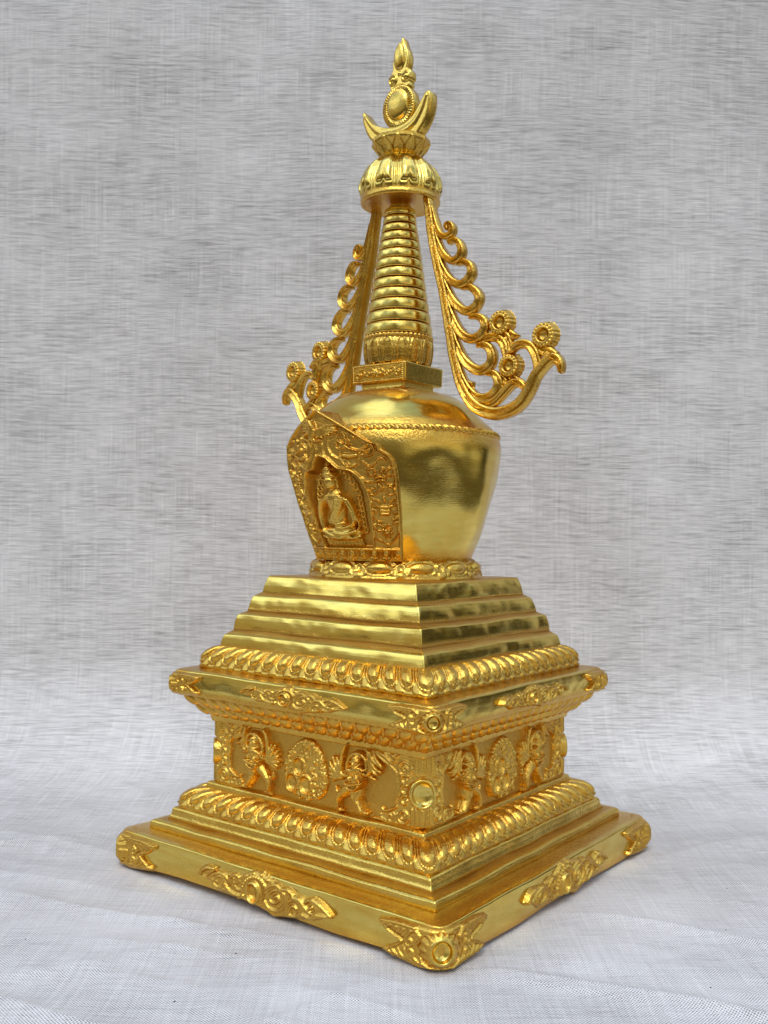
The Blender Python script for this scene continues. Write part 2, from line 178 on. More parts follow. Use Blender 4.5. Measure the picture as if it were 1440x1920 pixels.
        F=np.stack([idx[j,i],idx[j,i+1],idx[j+1,i+1],idx[j+1,i]],1)
        V=np.stack([X[used],Y[used],Z[used]],1)
        po=np.zeros(len(V)) if polish is None else np.clip(polish(s.U,s.V,s.H)[used],0,1)
        return mesh_obj(name,V,F,mat,parent,po,label=label)

# ---------------------------------------------------------------- square and round lofts
def profile(pts,step):
    p=np.array(pts,float); out=[p[0]]
    for a,b in zip(p[:-1],p[1:]):
        n=max(1,int(np.hypot(*(b-a))/step)); 
        out+= [a+(b-a)*t for t in np.linspace(0,1,n+1)[1:]]
    return np.array(out)
def round_prof(pts,r,k=3):
    # chamfer-round the corners of a polyline by radius r
    p=[np.array(q,float) for q in pts]; out=[p[0]]
    for i in range(1,len(p)-1):
        a,b,c=p[i-1],p[i],p[i+1]; la,lc=np.linalg.norm(a-b),np.linalg.norm(c-b)
        rr=min(r,la*.45,lc*.45); s,e=b+(a-b)/la*rr,b+(c-b)/lc*rr
        for t in np.linspace(0,1,k+1): out.append((1-t)**2*s+2*t*(1-t)*b+t*t*e)
    out.append(p[-1]); return out
def pnorm(p):
    d=np.gradient(p,axis=0); L=np.hypot(d[:,0],d[:,1])+1e-9
    return np.stack([d[:,1]/L,-d[:,0]/L],1)   # profile listed bottom to top, outward on the right
def ring_xy(h,rc,S):
    """h,rc,S arrays: S = signed perimeter distance from the near corner (+,-); straight beyond the arc"""
    arc=rc*PI/4
    ph=-PI/4+np.clip(S,-arc,arc)/rc
    x=h-rc+rc*np.cos(ph); y=-(h-rc)+rc*np.sin(ph)
    x=x+np.minimum(S+arc,0); y=y+np.maximum(S-arc,0)
    nx,ny=np.cos(ph),np.sin(ph)
    nx=np.where(S<-arc,0,np.where(S>arc,1,nx)); ny=np.where(S<-arc,-1,np.where(S>arc,0,ny))
    return x,y,nx,ny
def sq_loft(name,pts,mat,parent,rc=.012,n=120,step=.02,H=None,polish=None,wob=.0025,sharp=None,bottom=True,top=False,seed=0,zwob=None,label=None):
    """square ring moulding; pts=(half size,z) bottom to top"""
    p=profile(pts,step); nr=pnorm(p); M=len(p)
    # columns of one side, from side centre (front) q=0 to ... q in [-1,1] where |q|=1 are corner middles
    u=np.linspace(-1,1,n+1)
    fine=1-np.array([0,.003,.006,.01,.014,.02,.03])*1.0
    q=np.unique(np.round(np.concatenate([u,fine,-fine]),5))[:-1]
    v=np.concatenate([[0],np.cumsum(np.hypot(*np.diff(p,axis=0).T))]); v/=v[-1]
    Q,Vv=np.meshgrid(q,v)
    R=p[:,0][:,None]+0*Q; Z=p[:,1][:,None]+0*Q
    NO=nr[:,0][:,None]+0*Q; NZ=nr[:,1][:,None]+0*Q
    cols=[];pol=[]
    rcv=np.minimum(rc,R*.45)
    Lh=(R-rcv)+rcv*PI/4
    # place as side centred on -y : map q<0 / q>0 on the front side through the near corner formula by mirroring
    S=(np.abs(Q)-1)*Lh                       # distance to the corner, negative on the front side
    x,y,nx,ny=ring_xy(R,rcv,S)
    sg=np.where(Q<0,-1.,1.); x=x*sg; nx=nx*sg
    Hh=H(Q,Vv) if H else 0*Q
    for k in range(4):
        X,Y,Zk=x+nx*NO*Hh,y+ny*NO*Hh,Z+NZ*Hh
        c,s=math.cos(k*PI/2),math.sin(k*PI/2)
        X,Y=c*X-s*Y,s*X+c*Y; NX,NY=c*nx-s*ny,s*nx+c*ny
        if wob:
            d=wob*fbm(X*5+seed,Y*5,Zk*9,3); X=X+NX*d; Y=Y+NY*d
            Zk=Zk+wob*.9*fbm(X*4+9,Y*4+seed,Z*3,2)
        if zwob: Zk=Zk+zwob(X,Y,Z)
        cols.append(np.stack([X,Y,Zk],-1)); 
        pp=polish(Q,Vv,k) if callable(polish) else (polish or 0)+0*Q
        pol.append(pp+0*Q)
    G=np.concatenate(cols,1); Pp=np.concatenate(pol,1)
    m=G.shape[1]; V=G.reshape(-1,3); F=[grid_faces(M,m,True)]
    F=F[0]
    if bottom or top:
        ex=[];pex=[]
        F=list(F)
        if bottom: ex.append([0,0,p[0][1]]);pex.append(0); ci=len(V); F+= [(ci,(j+1)%m,j) for j in range(m)]
        if top: ex.append([0,0,p[-1][1]]);pex.append(0); ci=len(V)+len(ex)-1; b=(M-1)*m; F+= [(ci,b+j,b+(j+1)%m) for j in range(m)]
        V=np.vstack([V,ex]); Pp=np.concatenate([Pp.ravel(),pex])
        return mesh_list(name,V,F,mat,parent,Pp,sharp,label)
    return mesh_obj(name,V,F,mat,parent,Pp.ravel(),sharp=sharp,label=label)
def mesh_list(name,V,F,mat,parent,pol,sharp=None,label=None):
    me=bpy.data.meshes.new(name)
    me.from_pydata(np.asarray(V).tolist(),[],[tuple(int(i) for i in f) for f in F])
    me.validate(); me.polygons.foreach_set('use_smooth',[True]*len(me.polygons))
    if sharp: me.set_sharp_from_angle(angle=math.radians(sharp))
    a=me.attributes.new('polish','FLOAT','POINT'); a.data.foreach_set('value',np.ascontiguousarray(np.ravel(pol)+np.zeros(len(V)),dtype=np.float32))
    me.materials.append(mat)
    o=bpy.data.objects.new(name,me); C.objects.link(o)
    if parent:o.parent=parent
    if label:o['label']=label
    return o
def lathe(name,pts,mat,parent,n=96,step=.012,H=None,polish=None,wob=.001,sharp=None,seed=0,caps=False,facet=0,label=None):
    p=profile(pts,step); nr=pnorm(p); M=len(p)
    th=np.linspace(0,TH,n,endpoint=False); v=np.concatenate([[0],np.cumsum(np.hypot(*np.diff(p,axis=0).T))]); v/=v[-1]
    T,Vv=np.meshgrid(th,v)
    R=p[:,0][:,None]+0*T; Z=p[:,1][:,None]+0*T
    Hh=H(T,Vv,Z) if H else 0*T
    R2=R+nr[:,0][:,None]*Hh; Z2=Z+nr[:,1][:,None]*Hh
    if facet:
        a=TH/facet; ph=(T%a)-a/2; R2=R2*(math.cos(a/2)/np.cos(ph))*1.02
    if wob:
        d=wob*fbm(R2*np.cos(T)*7+seed,R2*np.sin(T)*7,Z2*7,3); R2=R2+d*(nr[:,0][:,None])*np.minimum(1,R2/.05); Z2=Z2+d*nr[:,1][:,None]
    X,Y=R2*np.cos(T),R2*np.sin(T)
    V=np.stack([X,Y,Z2],-1).reshape(-1,3); F=grid_faces(M,n,True)
    Pp=(polish(T,Vv,Z) if callable(polish) else (polish or 0))+0*T
    if caps:
        F=list(F); F.append(tuple(range(n-1,-1,-1))); F.append(tuple((M-1)*n+j for j in range(n)))
        return mesh_list(name,V,F,mat,parent,Pp.ravel(),sharp,label)
    return mesh_obj(name,V,F,mat,parent,Pp.ravel(),sharp=sharp,label=label)

# ================================================================ materials
def N(nt,t,**kw):
    n=nt.nodes.new(t)
    for k,v in kw.items():
        if k.startswith('i_'): n.inputs[k[2:].replace('_',' ')].default_value=v
        else: setattr(n,k,v)
    return n
def gold_material():
    m=bpy.data.materials.new('gilded_copper'); m.use_nodes=True; nt=m.node_tree; nt.nodes.clear(); L=nt.links.new
    out=N(nt,'ShaderNodeOutputMaterial'); b=N(nt,'ShaderNodeBsdfPrincipled'); b.inputs['Metallic'].default_value=1
    L(b.outputs[0],out.inputs[0])
    tc=N(nt,'ShaderNodeTexCoord'); at=N(nt,'ShaderNodeAttribute',attribute_name='polish')
    def noise(scale,detail=4,rough=.55,mp=None,dist=0):
        n=N(nt,'ShaderNodeTexNoise'); n.inputs['Scale'].default_value=scale; n.inputs['Detail'].default_value=detail; n.inputs['Roughness'].default_value=rough; n.inputs['Distortion'].default_value=dist
        if mp:
            q=N(nt,'ShaderNodeMapping'); q.inputs['Scale'].default_value=mp; L(tc.outputs['Object'],q.inputs[0]); L(q.outputs[0],n.inputs['Vector'])
        else: L(tc.outputs['Object'],n.inputs['Vector'])
        return n.outputs['Fac']
    def ramp(src,a,b_,c0=(0,0,0,1),c1=(1,1,1,1)):
        r=N(nt,'ShaderNodeValToRGB'); r.color_ramp.elements[0].position=a; r.color_ramp.elements[1].position=b_
        r.color_ramp.elements[0].color=c0; r.color_ramp.elements[1].color=c1; L(src,r.inputs[0]); return r.outputs[0]
    def math_(op,a,b_=None,c=None,clamp=False):
        n=N(nt,'ShaderNodeMath',operation=op); n.use_clamp=clamp
        for i,v in enumerate((a,b_,c)):
            if v is None: continue
            if isinstance(v,(int,float)): n.inputs[i].default_value=v
            else: L(v,n.inputs[i])
        return n.outputs[0]
    def mix(f,a,b_):
        n=N(nt,'ShaderNodeMix',data_type='RGBA'); 
        for s,v in (('Factor',f),('A',a),('B',b_)):
            i=[k for k in n.inputs if k.name==s and (k.type=='RGBA' if s!='Factor' else k.type=='VALUE')][0]
            if isinstance(v,(int,float,tuple)): i.default_value=v
            else: L(v,i)
        return [o for o in n.outputs if o.type=='RGBA'][0]
    streak=noise(3.2,6,.65,(1,1,7),.4)
    blot=noise(5,4,.6)
    fine=noise(90,3,.6)
    wear=math_('ADD',math_('MULTIPLY',math_('SUBTRACT',streak,.5),1.4),math_('MULTIPLY',math_('SUBTRACT',blot,.5),1.5))
    pol=math_('MULTIPLY',at.outputs['Fac'],math_('ADD',wear,.95,clamp=False),clamp=True)
    pol=math_('MINIMUM',pol,1.0)
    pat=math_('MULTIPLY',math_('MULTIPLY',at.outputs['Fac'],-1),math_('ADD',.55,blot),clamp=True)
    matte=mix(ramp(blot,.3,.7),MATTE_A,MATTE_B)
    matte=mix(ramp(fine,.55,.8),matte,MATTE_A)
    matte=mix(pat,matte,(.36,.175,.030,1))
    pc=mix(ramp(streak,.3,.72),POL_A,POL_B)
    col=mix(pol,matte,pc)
    L(col,b.inputs['Base Color'])
    ro=math_('ADD',math_('ADD',math_('MULTIPLY',blot,.16),.165),math_('MULTIPLY',pat,.25))
    rp=math_('ADD',math_('MULTIPLY',streak,.22),.01)
    mr=N(nt,'ShaderNodeMix',data_type='FLOAT'); L(pol,mr.inputs[0]); L(ro,mr.inputs[2]); L(rp,mr.inputs[3])
    L(mr.outputs[0],b.inputs['Roughness'])
    # cast grain, hammer marks, brush scratches
    scr=noise(22,4,.7,(1,1,14),.2)
    b1=N(nt,'ShaderNodeBump'); b1.inputs['Distance'].default_value=.004; b1.inputs['Strength'].default_value=.55; L(noise(28,5,.6),b1.inputs['Height'])
    b2=N(nt,'ShaderNodeBump'); b2.inputs['Distance'].default_value=.0042; b2.inputs['Strength'].default_value=.5; L(fine,b2.inputs['Height']); L(b1.outputs[0],b2.inputs['Normal'])
    b3=N(nt,'ShaderNodeBump'); b3.inputs['Distance'].default_value=.0012; L(scr,b3.inputs['Height']); L(b2.outputs[0],b3.inputs['Normal']); L(math_('MULTIPLY',at.outputs['Fac'],.25),b3.inputs['Strength'])
    L(math_('SUBTRACT',.6,math_('MULTIPLY',at.outputs['Fac'],.585)),b1.inputs['Strength'])
    L(math_('SUBTRACT',.7,math_('MULTIPLY',at.outputs['Fac'],.70)),b2.inputs['Strength'])
    L(b3.outputs[0],b.inputs['Normal'])
    return m
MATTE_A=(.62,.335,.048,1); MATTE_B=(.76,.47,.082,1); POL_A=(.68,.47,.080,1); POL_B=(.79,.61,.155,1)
GOLD=gold_material()

def cloth_material():
    m=bpy.data.materials.new('woven_linen'); m.use_nodes=True; nt=m.node_tree; nt.nodes.clear(); L=nt.links.new
    out=N(nt,'ShaderNodeOutputMaterial'); b=N(nt,'ShaderNodeBsdfPrincipled'); L(b.outputs[0],out.inputs[0])
    b.inputs['Roughness'].default_value=.92; b.inputs['Specular IOR Level'].default_value=.15
    uv=N(nt,'ShaderNodeUVMap',uv_map='sheet')
    def noise(mp,detail=2,rough=.5,dist=0):
        q=N(nt,'ShaderNodeMapping'); q.inputs['Scale'].default_value=mp; L(WARP,q.inputs[0])
        n=N(nt,'ShaderNodeTexNoise'); n.inputs['Scale'].default_value=1; n.inputs['Detail'].default_value=detail; n.inputs['Roughness'].default_value=rough; n.inputs['Distortion'].default_value=dist
        L(q.outputs[0],n.inputs['Vector']); return n.outputs['Fac']
    def math_(op,a,b_=None,clamp=False):
        n=N(nt,'ShaderNodeMath',operation=op); n.use_clamp=clamp
        for i,v in enumerate((a,b_)):
            if v is None: continue
            if isinstance(v,(int,float)): n.inputs[i].default_value=v
            else: L(v,n.inputs[i])
        return n.outputs[0]
    def mr(src,a,b_,c=0,d=1):
        n=N(nt,'ShaderNodeMapRange'); L(src,n.inputs[0]); 
        for i,v in zip((1,2,3,4),(a,b_,c,d)): n.inputs[i].default_value=v
        return n.outputs[0]
    # slight warping of the threads
    wn=N(nt,'ShaderNodeTexNoise'); wn.inputs['Scale'].default_value=1.1; wn.inputs['Detail'].default_value=2; L(uv.outputs[0],wn.inputs['Vector'])
    ws=N(nt,'ShaderNodeVectorMath',operation='MULTIPLY_ADD'); L(wn.outputs['Color'],ws.inputs[0]); ws.inputs[1].default_value=(.03,.07,0); L(uv.outputs[0],ws.inputs[2])
    WARP=ws.outputs[0]
    grain=noise((150,170,1),2,.6)
    broad=noise((1.1,.38,1),3,.55)
    sx=N(nt,'ShaderNodeSeparateXYZ'); L(WARP,sx.inputs[0])
    slub=noise((3.2,60,1),5,.74)         # long cross threads
    slub2=noise((7,190,1),3,.7)
    warp_=noise((150,2.2,1),3,.7)         # up and down threads
    warp2=noise((45,1.2,1),2,.6)
    cloud=noise((1.3,2.2,1),4,.6)
    k=TH/.0128
    wx=math_('SINE',math_('MULTIPLY',sx.outputs[0],k)); wy=math_('SINE',math_('MULTIPLY',sx.outputs[1],k))
    weave=math_('MULTIPLY',wx,wy)          # -1..1
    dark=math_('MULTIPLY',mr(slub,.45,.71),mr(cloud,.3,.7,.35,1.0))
    t=math_('ADD',math_('MULTIPLY',math_('MULTIPLY',dark,.56),mr(sx.outputs[1],4.7,6.2,.5,1)),math_('MULTIPLY',math_('MULTIPLY',mr(slub2,.40,.72),.42),mr(sx.outputs[1],4.7,6.2,.55,1)))  # dark slubs fade on the floor part: its brighter light put into the colour
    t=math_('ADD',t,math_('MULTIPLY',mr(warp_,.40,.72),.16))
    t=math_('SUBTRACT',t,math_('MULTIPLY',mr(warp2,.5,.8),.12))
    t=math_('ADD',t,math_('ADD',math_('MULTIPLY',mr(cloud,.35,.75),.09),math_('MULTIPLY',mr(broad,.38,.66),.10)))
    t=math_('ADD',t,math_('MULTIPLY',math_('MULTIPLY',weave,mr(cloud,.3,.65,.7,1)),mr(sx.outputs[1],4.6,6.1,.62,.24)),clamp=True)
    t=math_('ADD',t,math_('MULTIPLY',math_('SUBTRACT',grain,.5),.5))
    t=math_('ADD',t,mr(sx.outputs[1],4.6,6.1,.17,0),clamp=True)  # floor part darkened in the colour to offset the stronger light on it
    cr=N(nt,'ShaderNodeValToRGB'); e=cr.color_ramp.elements; e[0].position=0; e[0].color=CL0; e[1].position=1; e[1].color=CL1
    L(t,cr.inputs[0]); L(cr.outputs[0],b.inputs['Base Color'])
    bh=math_('ADD',math_('MULTIPLY',weave,.5),math_('MULTIPLY',slub2,.8))
    bp=N(nt,'ShaderNodeBump'); bp.inputs['Strength'].default_value=.5; bp.inputs['Distance'].default_value=.004; L(bh,bp.inputs['Height']); L(bp.outputs[0],b.inputs['Normal'])
    return m
CL0=(.85,.815,.76,1); CL1=(.13,.115,.10,1)
CLOTH=cloth_material()

# ================================================================ camera
CAM=Vector((3.1116,-4.1553,1.6918))
YAW,PITCH,ROLL=math.radians(127.541),math.radians(1.265),math.radians(.774)
d=Vector((math.cos(PITCH)*math.cos(YAW),math.cos(PITCH)*math.sin(YAW),math.sin(PITCH)))
r=Vector((math.sin(YAW),-math.cos(YAW),0)); u=r.cross(d)
c_,s_=math.cos(ROLL),math.sin(ROLL)
r2=c_*r+s_*u; u2=-s_*r+c_*u
cam=bpy.data.cameras.new('camera'); co=bpy.data.objects.new('camera',cam); C.objects.link(co)
co.matrix_world=Matrix(((r2.x,u2.x,-d.x,CAM.x),(r2.y,u2.y,-d.y,CAM.y),(r2.z,u2.z,-d.z,CAM.z),(0,0,0,1)))
cam.sensor_fit='VERTICAL'; cam.sensor_height=24; cam.lens=24*1829.4/1920; cam.clip_end=200; cam.clip_start=.05
bpy.context.scene.camera=co

# ================================================================ the shrine
ST=empty('stupa_statue')
setp(ST,'gilded metal stupa with stepped square base, round vase and ringed spire on white cloth','stupa statue')

def petals(n,rows=1,amp=.02,v0=.1,v1=.82,hw=.43,under=True,rim=True):
    """row of plump hanging petals, n periods per side; corner petals at |q|=1 ; v=0 bottom, 1 top"""
    def H(Q,V):
        t=(Q+1)/2*n; c=np.floor(t+.5)%n; f=t-np.floor(t+.5)            # 0 at petal centre, |q|=1 -> centre
        jit=np.sin(c*12.9898)*43758.5%1; jit2=np.sin(c*78.233)*1543.5%1; f=f+.05*(jit-.5)*(V-.2)*np.cos(PI*f)*2
        a=np.abs(f)
        s=(V-v0)/(v1-v0)                              # 0 bottom tip..1 top
        ss=np.clip(s,0,1.6)
        rr=np.sqrt((a/hw)**2+(np.clip(.42-s,0,2)/.42)**2)
        d=(1-rr)*hw                                   # distance to the petal outline
        lip=amp*.50*np.sqrt(np.clip(1-((d-.045)/.045)**2,0,1))
        e=np.clip((d-.10)/.27,0,1)
        body=amp*(.90+.25*jit2)*np.sqrt(1-(1-e)**2)*(1-.62*sm(.45,1.1,s))
        h=np.where(d>0,np.maximum(lip,body),0)
        if under:
            b=.5-a; s2=V/(v0+.30); w2=.30*np.sqrt(np.clip(1-(1-np.clip(s2/.5,0,1))**2,0,1))*(1-.6*np.clip(s2-.5,0,1))
            k2=b/np.maximum(w2,1e-4)
            u_=np.where((k2<1)&(s2<1.2),amp*.30*np.sqrt(np.clip(1-k2**2,0,1))*sm(.0,.12,V)*sm(1.2,.8,s2),0)
            h=np.maximum(h,u_)
        return h*sm(1.0,.93,V)*sm(0,.05,V)
    return H

# ---- plinth
def zw(X,Y,Z):      # the casting rests unevenly: its lower rim lifts here and there
    return np.where(Z<.03,(.012+.012*vnoise(X*2.1+4,Y*2.1,0))*sm(.03,0,Z),0)
def pol_face(a,b,c=1.0):
    return lambda Q,V,k: sm(a,a+.06,V)*sm(b+.06,b,V)*c
pp=round_prof([(.94,.0),(.994,.004),(.996,.06),(.995,.12),(.992,.170),(.86,.177)],.008)
plinth=sq_loft('plinth',pp,GOLD,ST,rc=.055,n=100,step=.012,wob=.003,zwob=zw,bottom=True,polish=lambda Q,V,k:(sm(.18,.3,V)*sm(.74,.66,V))*sm(.94,.86,np.abs(Q))*.95+.25*sm(.80,.85,V),seed=1)
def face_map(h0):
    return lambda U,V,H:(U,-(h0+H),V)
def corner_map(hfun,rc):
    def f(S,V,H):
        h=hfun(V)+0*S
        x,y,nx,ny=ring_xy(h,rc,S); return x+nx*H,y+ny*H,V
    return f
def cloud_ornament(parent,h0,zc,sx,sz,name='cloud_ornament',res=.0042):
    g=HF(-.46*sx,.47*sx,zc-.11*sz,zc+.11*sz,res)
    T=lambda p:(p[0]*sx,(p[1]-.077)*sz+zc)
    g.poly([T(p) for p in CLOUD_OUT],.016,edge=.014,n=3)
    base=g.H.copy()
    for pts,w,h in CLOUD: g.stroke([T(p) for p in pts],[a*.82*min(sz,1)*min(1,.4+.6*sx) for a in w],h*.95)
    rr=np.random.RandomState(5)
    for _ in range(26):
        x=rr.uniform(-.25,.25)*sx; 
        g.dot(x,zc+rr.uniform(-.05,.05)*sz,.008,.022)
    g.cup(T(CLOUD_CUP[0])[0],zc+.002,.042*sx,.052*sz,.042,.024,.22)
    g.blur(1)
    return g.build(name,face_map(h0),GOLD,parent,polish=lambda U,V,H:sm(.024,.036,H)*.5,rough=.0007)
def four(o,parent):
    return [o]+[copy_rot(o,k,parent) for k in (1,2,3)]
four(cloud_ornament(plinth,.994,.080,1.0,.95),plinth)
def medallion(parent,h,rc,zc,R,front,depth,scallop=0,ry=1.0,name='medallion'):
    """cupped boss facing out of the corner diagonally"""
    ap=(h-rc)*math.sqrt(2)+rc                         # distance of the rounded corner from the axis
    if scallop: pr=[(R*1.75,-R*1.2),(R*1.62,-R*.45),(R*1.45,-R*.10),(R*1.18,front*.6),(R*1.03,front*.85),(R*.98,front),(R*.86,front*1.02),(R*.80,front*.9)]
    else: pr=[(R*1.12,-R*1.1),(R*1.10,-R*.3),(R*1.06,front*.4),(R*1.02,front*.85),(R*.96,front),(R*.88,front),(R*.82,front*.8)]
    for t in np.linspace(.9,0.0,9): pr.append((R*.80*t,front*.8-depth*math.sqrt(max(0,1-(t)**2))))
    p=profile(pr,R*.09); n=72; th=np.linspace(0,TH,n,endpoint=False); T,I=np.meshgrid(th,np.arange(len(p)))
    r_=p[:,0][:,None]+0*T; f_=p[:,1][:,None]+0*T
    if scallop:
        m=np.clip(1-np.abs(r_/R-1.33)/.30,0,1); f_=f_+m*R*.16*(np.abs(np.cos(scallop/2*T))-.3); r_=r_*(1+.05*np.cos(scallop*T)*(r_>R*1.2))
    A=r_*np.cos(T); B=r_*np.sin(T)*ry
    wv=.0012*fbm(A*30,B*30,f_*20+zc*9,2); f_=f_+wv
    q=math.sqrt(.5); X=(ap+f_)*q+A*q; Y=-(ap+f_)*q+A*q; Z=np.maximum(zc+B,.004 if zc<.2 else -9)
    V=np.stack([X,Y,Z],-1).reshape(-1,3); pol=sm(R*1.1,R*.95,r_)*.75
    return mesh_obj(name,V,grid_faces(len(p),n,True,flip=False),GOLD,parent,pol.ravel())
def corner_ornament(parent,hfun,rc,z0,z1,Lt,Lb,notch,cupr,cz,name='corner_ornament',seed=0):
    zm=(z0+z1)/2; hz=(z1-z0)/2
    g=HF(-Lt-.02,Lt+.02,z0-.004,z1+.006,.0042)
    for sg in (-1,1):
        X=lambda p:(p[0]*sg,p[1])
        g.poly([X(p) for p in [(0,z1),(-Lt*.55,z1-.01*hz),(-Lt,z1-hz*.25),(-Lt*.86,z1-hz*.62),(-notch*1.05,zm+hz*.1),(-notch*.9,zm),(-notch*1.1,zm-hz*.1),(-Lb*.8,zm-hz*.35),(-Lb,z0+hz*.25),(-Lb*.75,z0+.02*hz),(0,z0)]],.020,edge=.02,n=2)
        # veins of the upper and lower leaf
        for k in range(5):
            t=k/4
            x0=-Lt*(.42+.12*k); g.stroke([X((x0+.1*Lt,z1-hz*.28)),X((x0,z1-hz*.35)),X((x0-.07*Lt,z1-hz*(.62-.05*k)))],[.005,.008,.005],.031)
            x0=-Lb*(.40+.12*k); g.stroke([X((x0+.12*Lt,z0+hz*.18)),X((x0,z0+hz*.38)),X((x0-.05*Lt,z0+hz*(.78-.09*k)))],[.005,.009,.005],.032)
        g.stroke([X((-Lt*.98,z1-hz*.25)),X((-Lt*.7,z1-hz*.14)),X((-Lt*.35,z1-hz*.14))],[.006,.01,.008],.033)
        g.stroke([X((-Lt*.96,z1-hz*.33)),X((-Lt*.8,z1-hz*.72)),X((-notch*1.0,zm+hz*.02))],[.005,.007,.006],.030)
        g.stroke([X((-Lb*.97,z0+hz*.3)),X((-Lb*.75,zm-hz*.32)),X((-notch*1.0,zm-hz*.02))],[.005,.007,.006],.030)
        g.spiral(-notch*.78*sg,zm+hz*.12,hz*.30,1.3,.007,.034,a0=2,sgn=sg)
        g.spiral(-notch*.74*sg,zm-hz*.45,hz*.30,1.3,.007,.034,a0=4,sgn=-sg)
        g.stroke([X((-notch*.6,zm+hz*.75)),X((-notch*.45,zm+hz*.45)),X((-notch*.55,zm+hz*.1))],[.006,.009,.005],.034)
        g.stroke([X((-notch*.45,zm-hz*.5)),X((-notch*.4,zm-hz*.75)),X((-notch*.2,zm-hz*.9))],[.006,.009,.005],.032)
    g.blur(1)
    g.H=g.H*np.clip((np.hypot(g.U*.75,g.V-cz)-cupr*.8)/(cupr*.4),0,1)
    g.H=np.where(g.H>.001,g.H,0)
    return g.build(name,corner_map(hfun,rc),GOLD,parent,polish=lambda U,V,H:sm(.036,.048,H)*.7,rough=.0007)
four(medallion(plinth,.990,.055,.080,.050,.036,.022,scallop=16,ry=1.05),plinth)
four(corner_ornament(plinth,lambda V:.993-.02*V-.014*np.clip((V-.150)/.018,0,1)**2,.055,.004,.160,.285,.27,.165,.058,.078),plinth)

# ---- lower steps
four_=[]
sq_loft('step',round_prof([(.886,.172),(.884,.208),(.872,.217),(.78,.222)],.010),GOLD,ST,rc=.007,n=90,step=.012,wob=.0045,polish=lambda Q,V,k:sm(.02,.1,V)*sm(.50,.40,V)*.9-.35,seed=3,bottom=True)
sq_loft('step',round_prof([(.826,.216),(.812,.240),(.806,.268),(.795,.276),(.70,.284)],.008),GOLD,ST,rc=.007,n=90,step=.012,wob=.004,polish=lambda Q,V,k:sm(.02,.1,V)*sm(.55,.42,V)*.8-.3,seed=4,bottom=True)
# ---- lower lotus moulding
sq_loft('lotus_moulding',[(.792,.270),(.794,.284),(.783,.302),(.765,.325),(.742,.347),(.718,.362),(.690,.368)],GOLD,ST,rc=.03,n=620,step=.0045,H=petals(16,amp=.031,v0=.13,v1=.90,hw=.47),wob=.002,seed=5,bottom=True,polish=.12)
sq_loft('ledge',round_prof([(.66,.362),(.692,.364),(.686,.398),(.668,.406),(.60,.410)],.006),GOLD,ST,rc=.012,n=80,step=.010,wob=.003,polish=.25,seed=6,bottom=True)
# ---- relief block
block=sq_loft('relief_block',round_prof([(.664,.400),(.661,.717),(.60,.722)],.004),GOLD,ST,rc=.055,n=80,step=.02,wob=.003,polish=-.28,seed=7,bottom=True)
blockmap=face_map(.660)
def guardian(sgn,cx):
    g=HF(-.30+cx,.30+cx,.40,.725,.0036)
    for pts,w,h in GUARDIAN:
        P=[((p[0]-GX)*sgn+cx,p[1]) for p in pts]
        g.stroke(P,w,h)
    g.dot((GCX-GX)*sgn+cx,.628,.040,.034,ry=.045)
    g.blur(1)
    return g.build('guardian_figure',blockmap,GOLD,block,rough=.0006)
GX=.29; GCX=GUARDIAN[0][0][0][0]
gR=guardian(1,.285); gL=guardian(-1,-.325)
for o in (gR,gL): four(o,block)
def plaque():
    g=HF(-.17,.155,.415,.73,.0036)
    ins,D=g.poly(PLAQUE,.020,edge=.018,n=3)
    rr=np.random.RandomState(3)
    for _ in range(150):
        x,y=rr.uniform(-.15,.13),rr.uniform(.42,.72); j,i=np.searchsorted(g.v,y),np.searchsorted(g.u,x)
        if j>=g.nv or i>=g.nu or not ins[j,i] or D[j,i]<.008: continue
        a=rr.uniform(0,TH); r=rr.uniform(.007,.013)
        g.stroke([(x+r*math.cos(a+t*1.1),y+r*math.sin(a+t*1.1)) for t in range(4)],[.0035,.0045,.0055],rr.uniform(.026,.034))
    # flame lines that follow the rim
    c=np.array([(-.01,.57)])
    for k in range(34):
        a=TH*k/34; 
        for s in np.linspace(1,0,60):
            x,y=c[0][0]+.2*s*math.cos(a),c[0][1]+.2*s*math.sin(a); j,i=np.searchsorted(g.v,y),np.searchsorted(g.u,x)
            if 0<j<g.nv and 0<i<g.nu and ins[j,i] and D[j,i]>.006: break
        g.stroke([(x,y),(x-.012*math.cos(a+.5),y-.012*math.sin(a+.5)),(x-.022*math.cos(a),y-.022*math.sin(a))],[.004,.006,.004],.028)
    for x,y in PLAQUE_CUPS: g.cup(x,y,.041,.047,.038,.021,.14)
    g.blur(1)
    return g.build('jewel_plaque',blockmap,GOLD,block,rough=.0005)
four(plaque(),block)
